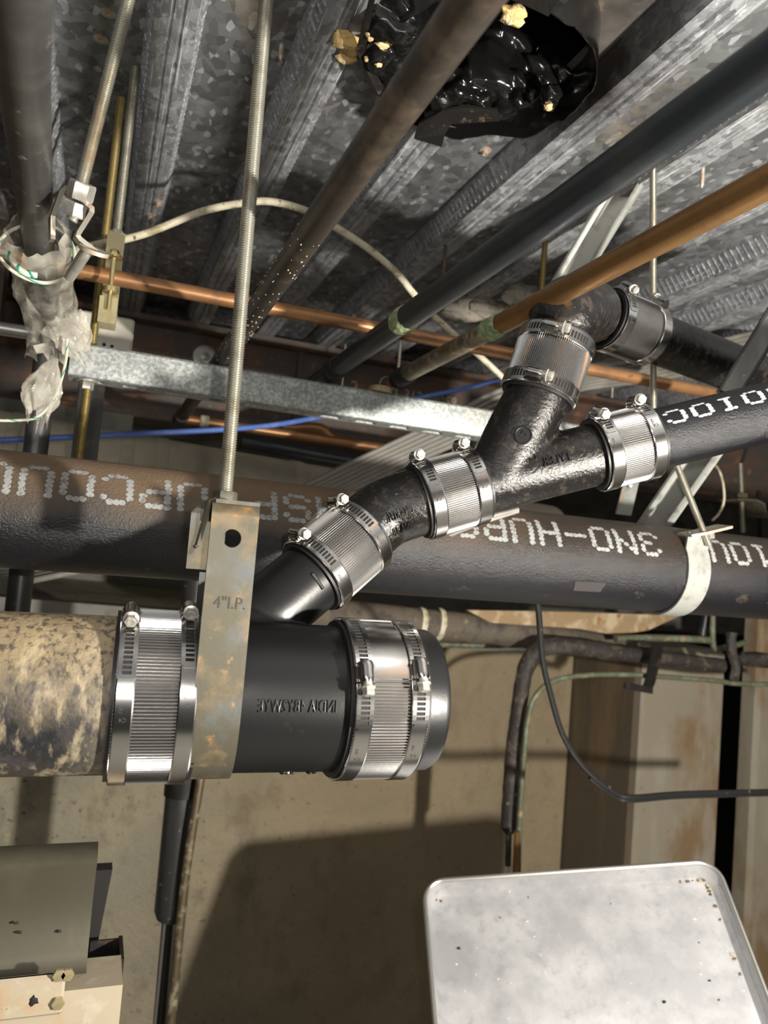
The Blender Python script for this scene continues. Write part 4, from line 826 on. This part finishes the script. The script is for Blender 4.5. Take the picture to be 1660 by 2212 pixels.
dp2 = thing('descending_black_pipe', 'matte black small pipe running away from the large bend toward the right', 'pipe', K2); mb = MB()
k0_, k1_ = T(OK_, ak, 1350, 706), T(OK_, ak, 1660, 823); mb.lathe(OK_, ak, [(k0_, R2 - .0005), (k1_ + .12, R2 - .0005)], 56); obj('pipe', mb, m_ci2, dp2)
# ------------------------------------------------------------------ braces at right
def brace(name, lab, a, b, openv, m=m_strut2, w=.0413):
    t = thing(name, lab, 'strut', a); channel('channel', a, b, openv, w, .030, m, t, lip=.009)
brace('strut_brace', 'pale diagonal strut from the deck down behind the bright copper pipe, open side facing', PD(1412, 300, 1.0), PD(1196, 660, 1.12), -U(PD(1300, 450, 1.0)))
brace('strut_brace', 'pale rust-spotted diagonal strut behind the glossy pipe at right', PD(1610, 850, 1.0), PD(1408, 1140, 1.10), -U(PD(1500, 950, 1.0)))
brace('strut_brace', 'grey strut crossing the descending pipe near the right edge', PD(1716, 620, .86), PD(1575, 850, .88), U(PD(1500, 950, 1.0)), m_cond, .026)
mb = MB(); a_, b_ = PY(1365, 1035, 1.05), PY(1347, 1112, 1.05); mb.strip([PY(1372, 960, 1.05), a_, b_], (1, 0, 0), .03, .003); mb.lathe(PY(1363, 1048, 1.045), (0, -1, 0), [(0, .006), (.004, .006), (.006, .003)], 12)
obj('flat_plate', mb, m_strut2, None, 'short white flat steel bar hanging below the right small coupling', 'bar')
# ------------------------------------------------------------------ clutter at right
for i, (px, py, px2, py2, Y, R, mm, lab) in enumerate([(1600, 1000, 1606, 1150, 1.25, .0055, m_rod, 'grey rod with nut at right edge above the lettered pipe'), (1640, 1060, 1643, 1180, 1.3, .006, m_blk, 'dark rod right of the clamp at the right edge'),
        (1640, 890, 1600, 1010, 1.35, .004, m_blk, 'dark leaning rod at the right edge under the glossy pipe')]):
    trod([PY(px, py, Y), PY(px2, py2, Y)], R, .0018, mm, label=lab, cat='rod', group=RG)
bc_ = thing('small_beam_clamp', 'tarnished small clamp bracket on the rods at the right edge', 'clamp', PY(1625, 1095, 1.24)); mb = MB()
mb.strip([PY(1575, 1080, 1.24), PY(1615, 1082, 1.24), PY(1632, 1090, 1.24), PY(1636, 1112, 1.24), PY(1655, 1116, 1.24)], (0, 1, 0), .05, .004); hexnut(mb, PY(1603, 1078, 1.24), (0, 0, 1), .02, .012); obj('clamp', mb, m_strap, bc_)
mb = MB(); mb.tube(bez([PD(1515, 985, 1.03), PY(1550, 1010, 1.12), PY(1562, 1040, 1.15), PY(1565, 1080, 1.15), PY(1555, 1108, 1.15), PY(1540, 1124, 1.15)], 8), .0022, 8); obj('thin_wire', mb, m_rom, None, 'thin cream wire curling down beside the right strut', 'wire')
mb = MB(); mb.hexa([V(1.02, 1.4, -.02), V(1.5, 1.4, -.02), V(1.5, 1.5, -.02), V(1.02, 1.5, -.02), V(1.02, 1.4, .2), V(1.5, 1.4, .2), V(1.5, 1.5, .2), V(1.02, 1.5, .2)])
# canvas-jacketed duct behind, with band seams
Yd, Zd, Rd = 1.50, .10, .105
du = thing('canvas_jacketed_pipe', 'wide beige canvas-jacketed pipe behind the lettered pipe at left', 'pipe', (.2, Yd, Zd)); mb = MB(); pr = []
mb.lathe(V(0, Yd, Zd), V(1, 0, -.045), [(-.8, Rd), (.95, Rd)], 64); obj('jacket', mb, m_duct, du)
for px, py in ((262, 945), (331, 975), (620, 1030), (25, 930)):
    t0 = T(V(0, Yd, Zd), U(V(1, 0, -.045)), px, py + 100); mb = MB(); mb.lathe(V(0, Yd, Zd) + V(1, 0, -.045) * t0, (1, 0, -.045), [(-.012, Rd), (-.010, Rd + .002), (.010, Rd + .002), (.012, Rd)], 64, caps=False); obj('seam_band', mb, m_duct, du)
# brown and grey lines above it, tee from the brown pipe
tl = thing('brown_branch_pipe', 'thin brown pipe running right from the end of the brown iron pipe, below the strut', 'pipe', (brX, 1.52, brZ)); mb = MB()
q = [PY(360, 942, 1.5), PY(470, 957, 1.5), PY(800, 1003, 1.5), PY(1000, 1035, 1.5)]; mb.tube([V(brX, 1.47, brZ), V(brX, 1.53, brZ)], .0135, 20); obj('tee', mb, m_brown, tl)
mb = MB(); mb.tube([V(brX - .005, 1.51, brZ), V(.9, 1.51, brZ - .006)], .0095, 18); obj('pipe', mb, m_coph, tl)
mb = MB(); mb.lathe(V(brX + .045, 1.51, brZ), (1, 0, 0), [(-.008, .012), (.0, .0125), (.008, .012)], 20); obj('pale_sleeve', mb, m_rom, tl)
q = PY(520, 955, 1.36); q2 = PY(830, 1012, 1.36)
t = thing('black_branch_pipe', 'dark pipe stub with ribbed end seen just below the strut', 'pipe', q); mb = MB(); mb.tube([q, q * .05 + q2 * .95], .0135, 20); obj('pipe', mb, m_grey, t)
mb = MB(); a = U(q2 - q); pr = []; 
for i in range(7): pr += [(i * .008, .0135), (i * .008 + .004, .016)]
mb.lathe(q * .08 + q2 * .92, a, pr, 20); obj('ribbed_end', mb, m_blk, t)
q = PY(545, 905, 1.42); q2 = PY(650, 960, 1.42)
mb = MB(); mb.tube(bez([PY(610, 925, 1.6), PY(690, 925, 1.6), PY(730, 950, 1.6), PY(860, 978, 1.6)], 8), .011, 16); obj('copper_elbow', mb, m_coph, None, 'copper elbow and short copper pipe under the strut right of the long rod', 'pipe')
# far vertical strut/plate behind the left rod, jbox
pp = PY(175, 905, 1.12); mb = MB(); p = PY(178, 925, 1.031); mb.box((p[0] + .006, 1.031, .12), .031, .012, .15); obj('hanger_plate', mb, m_blk, None, 'dark vertical steel plate behind the rod below the left end of the strut', 'plate')
jb = thing('junction_box', 'beige steel junction box with round knockouts above the left end of the strut', 'box', PY(215, 740, 1.16)); mb = MB()
c0, c1 = PY(172, 668, 1.16), PY(281, 795, 1.16); bw, bh = c1[0] - c0[0], c0[2] - c1[2]; cc_ = (c0 + c1) / 2
mb.box((cc_[0], 1.195, cc_[2]), bw, .07, bh, ch=.003); obj('box', mb, m_jbox, jb, smooth=0)
for px, py, r in ((237, 718, .0125), (231, 770, .0095), (237, 680, .010)):
    p = PY(px, py, 1.159); mb = MB(); mb.lathe(V(p[0], 1.1605, p[2]), (0, -1, 0), [(0, r + .0008), (.0008, r + .0006), (.0008, r - .0006), (.0002, r - .001), (.0006, .0006)], 28); obj('knockout', mb, m_jbox, jb)
for px, py in ((225, 744), (242, 748)):
    p = PY(px, py, 1.159); mb = MB(); mb.lathe(V(p[0], 1.1602, p[2]), (0, -1, 0), [(0, .0026), (.0005, .0026)], 12); obj('screw_hole', mb, m_dark, jb)
mb = MB(); a, b = PY(-60, 700, 1.05), PY(72, 720, 1.05); mb.tube([a, PY(150, 733, 1.05)], .0085, 16); obj('bright_conduit', mb, m_emt, None, 'short bright metal conduit at the left edge behind the dark conduit', 'conduit')
mb = MB(); mb.box(PY(2, 700, 1.6) + V(-.03, 0, 0), .06, .06, .5); obj('brown_post', mb, m_rust, None, 'brown vertical steel post at the left edge behind the film', 'post')
mb = MB(); mb.box((PY(60, 840, 1.72)[0], 1.76, .24), .42, .05, .07); obj('plank', mb, m_ledge, None, 'grey block lying under the beam at the left edge', 'block')
# ------------------------------------------------------------------ below: insulated pipes
def spath(L_, Y): return [PY(x, y, Y) for x, y in L_]
t = thing('insulated_main', 'thick mottled insulated pipe sagging under the lettered pipe', 'pipe', PY(1000, 1350, 1.5)); mb = MB()
mb.tube(bez(spath([(540, 1310), (720, 1330), (900, 1348), (1080, 1362), (1210, 1378), (1330, 1398), (1400, 1408)], 1.5), 8), [.034] * 30 + [.028] * 10 + [.022] * 9, 24, wob=.12); obj('insulation', mb, m_insul2, t)
for px in (905, 945): 
    mb = MB(); c = PY(px, 1348 + (px - 905) * .03, 1.5); mb.lathe(c, (1, 0, -.12), [(-.006, .0352), (0, .0365), (.006, .0352)], 24, caps=False); obj('tie_band', mb, m_rom, t)
t = thing('insulated_riser', 'tarry black insulated pipe bending down to the right of the large coupling', 'pipe', PY(1125, 1500, 1.4)); mb = MB()
mb.tube(bez(spath([(1098, 1870), (1100, 1790), (1108, 1650), (1122, 1530), (1138, 1440), (1175, 1400), (1240, 1398), (1340, 1412), (1450, 1424), (1560, 1438)], 1.4), 8), [.006] * 8 + [.0165] * 24 + [.018] * 24 + [.0165] * 17, 20, wob=.14); obj('insulation', mb, m_insul, t)
mb = MB(); mb.tube(spath([(1101, 1900), (1102, 1700)], 1.4), .0045, 10); obj('bare_end', mb, m_emt, t, label='bare pale pipe end')
t = thing('verdigris_tube', 'thin green-tarnished copper tube curving beside the black riser', 'tube', PY(1135, 1500, 1.36)); mb = MB()
mb.tube(bez(spath([(1120, 1900), (1122, 1790), (1132, 1640), (1140, 1560), (1155, 1508), (1190, 1474), (1250, 1460), (1340, 1457), (1430, 1462), (1540, 1470), (1600, 1477), (1720, 1478)], 1.36), 8), .0055, 12); obj('tube', mb, m_vtube, t)
mb = MB(); mb.tube(spath([(1113, 1902), (1118, 1795)], 1.34), .006, 10); obj('copper_end', mb, m_cop, t, label='bright copper end')
mb = MB(); mb.strip(bez(spath([(1395, 1392), (1420, 1398), (1412, 1440), (1402, 1480), (1390, 1490)], 1.345), 5), U(V(1, .25, 0)), .034, .004); mb.strip(spath([(1350, 1480), (1410, 1492)], 1.33), (0, 0, 1), .014, .004); obj('pipe_strap', mb, m_blk, None, 'rusty black strap around the insulated riser and green tube', 'strap')
for i, (L_, Y, R, mm, lab) in enumerate([([(1330, 1380), (1420, 1378), (1525, 1382), (1530, 1386)], 1.42, .008, m_vtube, 'short green-tinged tube end below the strap hanger'),
        ([(1540, 1330), (1542, 1395), (1560, 1400), (1612, 1388)], 1.45, .007, m_vtube, 'green tube dropping and turning right beneath the lettered pipe'),
        ([(1525, 1330), (1516, 1380)], 1.48, .012, m_grey, 'short grey tube beside the green tube beneath the lettered pipe'),
        ([(700, 1382), (900, 1390), (1060, 1394), (1200, 1392)], 1.62, .0075, m_vtube, 'pale green tube running under the thick insulated pipe')]):
    mb = MB(); mb.tube(bez(spath(L_, Y), 6), R, 12); obj('green_tube', mb, mm, None, lab, 'tube')
mb = MB(); mb.tube(bez(spath([(1582, 1366), (1580, 1400), (1590, 1440), (1586, 1470)], 1.38), 5), [.011] * 16, 12, wob=.3); mb.tube(bez(spath([(1590, 1420), (1620, 1424), (1700, 1432)], 1.38), 5), [.006] * 3 + [.016] * 8, 12, wob=.5); obj('ragged_insulation', mb, m_insul, None, 'ragged frayed insulation at the right edge below the lettered pipe', 'insulation')
mb = MB(); mb.extr(spath([(1010, 1318), (1240, 1322), (1470, 1330), (1400, 1362), (1330, 1372), (1250, 1358), (1060, 1345)], 1.46), (0, .01, 0)); obj('torn_facing', mb, m_card, None, 'torn orange-tan facing sheet under the lettered pipe', 'sheet', smooth=0)
mb = MB(); mb.extr(spath([(560, 1285), (700, 1290), (820, 1330), (780, 1345), (560, 1330)], 1.52), (0, .006, 0)); obj('torn_facing', mb, m_gcab, None, 'torn grey-blue facing flap above the large coupling', 'sheet', smooth=0)
# black cable loop
bk = bez([PY(1160, 1290, .86), PY(1165, 1330, .88), PY(1172, 1420, .92), PY(1190, 1500, .95), PY(1218, 1590, .98), PY(1265, 1660, 1.0), PY(1330, 1712, 1.02), PY(1370, 1722, 1.02), PY(1480, 1714, 1.04), PY(1720, 1708, 1.06)], 10)
mb = MB(); mb.tube(bk, .0043, 12); mb.tube([p + V(.0, .003, -.0062) for p in bk[52:]], .0035, 10); obj('black_cable', mb, m_bcab, None, 'black cable looping down and out to the right edge', 'cable')
# insulated pair dropping behind the large pipe at lower left
t = thing('wrapped_downpipe', 'dark wrapped pipe dropping behind the lime-stained pipe at lower left', 'pipe', PY(385, 1850, 1.3)); mb = MB(); Yq = 1.3
mb.tube(spath([(430, 1200), (392, 1720), (369, 1965), (365, 1985)], Yq), [.024, .026, .026, .020], 24, wob=.04); obj('wrap', mb, m_cond, t)
mb = MB(); mb.lathe(PY(396, 1700, Yq), U(PY(369, 1965, Yq) - PY(392, 1720, Yq)), [(-.04, .030), (.012, .030), (.013, .026)], 24); obj('wrap_collar', mb, m_blk, t)
mb = MB(); mb.tube(spath([(366, 1970), (338, 2290)], Yq), .0105, 16); obj('bare_pipe', mb, m_bcab, t)
mb = MB(); mb.tube(spath([(357, 1990), (328, 2290)], Yq - .008), .003, 8); mb.tube(spath([(377, 1980), (352, 2290)], Yq - .008), .0022, 8); obj('pale_line', mb, m_emt, t)
t = thing('copper_downpipe', 'slim tarnished copper pipe beside the dark wrapped downpipe', 'pipe', PY(400, 1850, 1.27)); mb = MB(); mb.tube(bez(spath([(440, 1640), (424, 1740), (405, 1860), (390, 1990), (362, 2290)], 1.26), 6), .0075, 14); obj('pipe', mb, m_copb, t)
# ------------------------------------------------------------------ metal boxes at lower left
Yb = .80
bx = thing('olive_metal_housing', 'dusty olive sheet-metal housing with curved front at the lower left', 'box', PY(80, 2000, Yb)); mb = MB()
xr0, zt_, zb_ = PY(212, 1850, Yb)[0], PY(100, 1850, Yb)[2], PY(100, 2104, Yb)[2]; xr1 = PY(224, 2100, Yb)[0]
prof = [(Yb + .032, zt_), (Yb + .02, zt_), (Yb + .008, zt_ - .004)]
prof += [(Yb + .012 * sin(pi * k / 8) + .004 * (1 - k / 8), zt_ - .008 + (zb_ - zt_ + .012) * k / 8) for k in range(9)] + [(Yb - .006, zb_), (Yb + .032, zb_)]
L0 = -.62
mb.extr([V(L0, y, z) for y, z in prof], (xr0 - L0, 0, 0)); obj('front_cover', mb, m_boxa, bx, smooth=40)
mb = MB()
for k, (px, py) in enumerate([(42, 2014), (127, 2012), (35, 1994)]): lump(mb, PY(px, py, Yb + .008), .0026, .001, .0012, k * 3, .8, 7, 5)
obj('grime_fleck', mb, m_dark, bx, kind='stuff')
fr = thing('dark_side_frame', 'dark open steel frame between the olive housing and the wall', 'frame', PY(235, 1990, Yb + .1)); mb = MB(); Yf2 = .90
a = PY(217, 1880, Yf2); b = PY(243, 1880, Yf2); c = PY(222, 2080, Yf2)
mb.hexa([V(a[0] - .03, Yf2, c[2]), V(a[0] + .003, Yf2, c[2]), V(a[0] + .003, Yf2 + .02, c[2]), V(a[0] - .03, Yf2 + .02, c[2]), V(a[0] - .03, Yf2, a[2]), V(b[0], Yf2, a[2]), V(b[0], Yf2 + .02, a[2]), V(a[0] - .03, Yf2 + .02, a[2])]); obj('side_plate', mb, m_dark, fr, smooth=0)
mb = MB(); q = PY(262, 2050, .86); q2 = PY(262, 2096, .86)
mb.box((q[0], .86, (q[2] + q2[2]) / 2), .004, .05, q[2] - q2[2] + .004); mb.box((q[0] - .015, .86, q2[2] - .001), .034, .05, .006); mb.box((q[0] - .015, .883, (q[2] + q2[2]) / 2), .03, .003, q[2] - q2[2]); obj('open_channel', mb, m_blk, fr, smooth=0)
b2 = thing('beige_rusty_cabinet', 'rust-stained beige metal cabinet under the olive housing, with bolted cover plate', 'cabinet', (0, Yb, -1.36)); mb = MB(); Y2 = Yb - .03
x1, z1 = PY(268, 2104, Y2)[0], zb_ - .0015
mb.box(((L0 + x1) / 2, Y2 + .13, (z1 - .47) / 2 - .235 + .0), x1 - L0, .26, 1.0) if 0 else mb.hexa([V(L0, Y2, -1.355), V(x1, Y2, -1.355), V(x1, Y2 + .055, -1.355), V(L0, Y2 + .055, -1.355), V(L0, Y2, z1), V(x1, Y2, z1), V(x1, Y2 + .055, z1), V(L0, Y2 + .055, z1)])
obj('case', mb, m_boxb, b2, smooth=0)
pr_, pb = PY(143, 2105, Y2 - .008), PY(143, 2192, Y2 - .008); mb = MB(); mb.box(((L0 + pr_[0]) / 2, Y2 - .004, (pr_[2] + pb[2]) / 2), pr_[0] - L0, .008, pr_[2] - pb[2], ch=.0025); obj('cover_plate', mb, m_boxb, b2, smooth=30)
for px, py in ((126, 2165), (128, 2104), (146, 2103)):
    mb = MB(); hexnut(mb, PY(px, py, Y2 - .0081), (0, -1, 0), .010, .004); obj('cover_bolt', mb, m_yz, b2)
mb = MB(); lump(mb, PY(72, 2162, Y2 - .008), .004, .0012, .004, 1, .7, 9, 6); obj('punched_hole', mb, m_dark, b2)
# ------------------------------------------------------------------ sheet pan
c00, c10 = V(.519, 1.103, -.477), V(.9404, .9417, -.4083)
wv = U(c10 - c00); vv_ = V(-.026, -.152, -.140); vv_ = U(vv_ - wv * (vv_ @ wv)); nn = np.cross(wv, vv_); nn = nn if nn @ (-c00) > 0 else -nn
Wp, Lp, dep, cr_ = np.linalg.norm(c10 - c00), .66, .025, .035
pan = thing('sheet_pan', 'worn aluminium sheet pan with rolled rim leaning at lower right', 'pan', c00 + wv * Wp / 2 + vv_ * Lp)
def rr(inset, h, r, k=8):
    P = []
    for cx, cy, a0 in ((Wp - r - inset, r + inset, -90), (Wp - r - inset, Lp - r - inset, 0), (r + inset, Lp - r - inset, 90), (r + inset, r + inset, 180)):
        for q in range(k + 1): a = radians(a0 + 90 * q / k); P.append(c00 + wv * (cx + cos(a) * r) + vv_ * (cy + sin(a) * r) + nn * h)
    return P
mb = MB(); th_ = .0012
mb.rings([rr(.006, 0, .030), rr(.012, -dep * .85, .026), rr(.015, -dep, .022)], caps=False); R_ = rr(.015, -dep, .022); mb.add(R_, [tuple(range(len(R_)))])
mb.rings([rr(.0168, -dep - th_, .022), rr(.0135, -dep * .85 - th_, .026), rr(.006 - .0012, 0, .030)], caps=False); R_ = rr(.0168, -dep - th_, .022); mb.add(R_, [tuple(range(len(R_) - 1, -1, -1))])
obj('tray', mb, m_alu, pan, smooth=40)
ct = rr(.0035, .0005, .0315); mb = MB(); R_ = []
for i in range(len(ct)):
    t = U(ct[(i + 1) % len(ct)] - ct[i - 1]); s = U(np.cross(t, nn)); R_.append([ct[i] + s * cos(q) * .0035 + nn * sin(q) * .0035 for q in np.linspace(0, 2 * pi, 11)[:-1]])
mb.rings(R_, closed=True, caps=False); obj('rolled_rim', mb, m_alur, pan)
mb = MB()
for k in range(26):
    f = rs.random() ** 2; p = c00 + wv * (Wp - .020 - (f * .04 if k % 2 else 0)) + vv_ * (.020 + (0 if k % 2 else f * .30)) + nn * (-dep + .001); lump(mb, p, .002 + .002 * rs.random() * (1 - f), .002, .002, k, .8, 7, 5)
for k in range(5): p = c00 + wv * (.018 + .012 * rs.random()) + vv_ * (.018 + .006 * rs.random()) + nn * (-dep + .001); lump(mb, p, .002, .002, .0018, k, .8, 7, 5)
obj('baked_grease', mb, m_grime, pan, kind='stuff')
for i, (px, py, s) in enumerate([(992, 2048, .0028), (1436, 2164, .003), (1534, 2118, .0022), (1554, 2160, .002), (1081, 1982, .0013), (1142, 1938, .0013), (1320, 1952, .0012), (1497, 1902, .0014), (1511, 2036, .0013)]):
    r = ray(px, py); tt = ((c00 - nn * (dep - .001)) @ nn) / (r @ nn); p = r * tt; mb = MB(); lump(mb, p, s, s * .6, s * .6, i, .7, 7, 5)
    obj('crumb', mb, m_dark if i != 3 else m_cop, pan)
# low block the pan leans on, below the frame
foot = c00 + wv * Wp / 2 + vv_ * Lp
mb = MB(); bt = min((c00 + vv_ * Lp - nn * .03)[2], (c10 + vv_ * Lp - nn * .03)[2]); 
stp = thing('equipment_stand', 'dark steel stand under the sheet pan', 'stand', (foot[0], foot[1] + .12, -1.36))
mb.hexa([V(.44, .48, -1.36), V(.98, .30, -1.36), V(1.1, .66, -1.36), V(.56, .86, -1.36)] + [c00 + wv * u_ + vv_ * v_ - nn * (dep + .004) for u_, v_ in ((.02, Lp - .005), (Wp - .02, Lp - .005), (Wp - .02, .25), (.02, .25))])
obj('stand_body', mb, m_blk, stp, smooth=0)
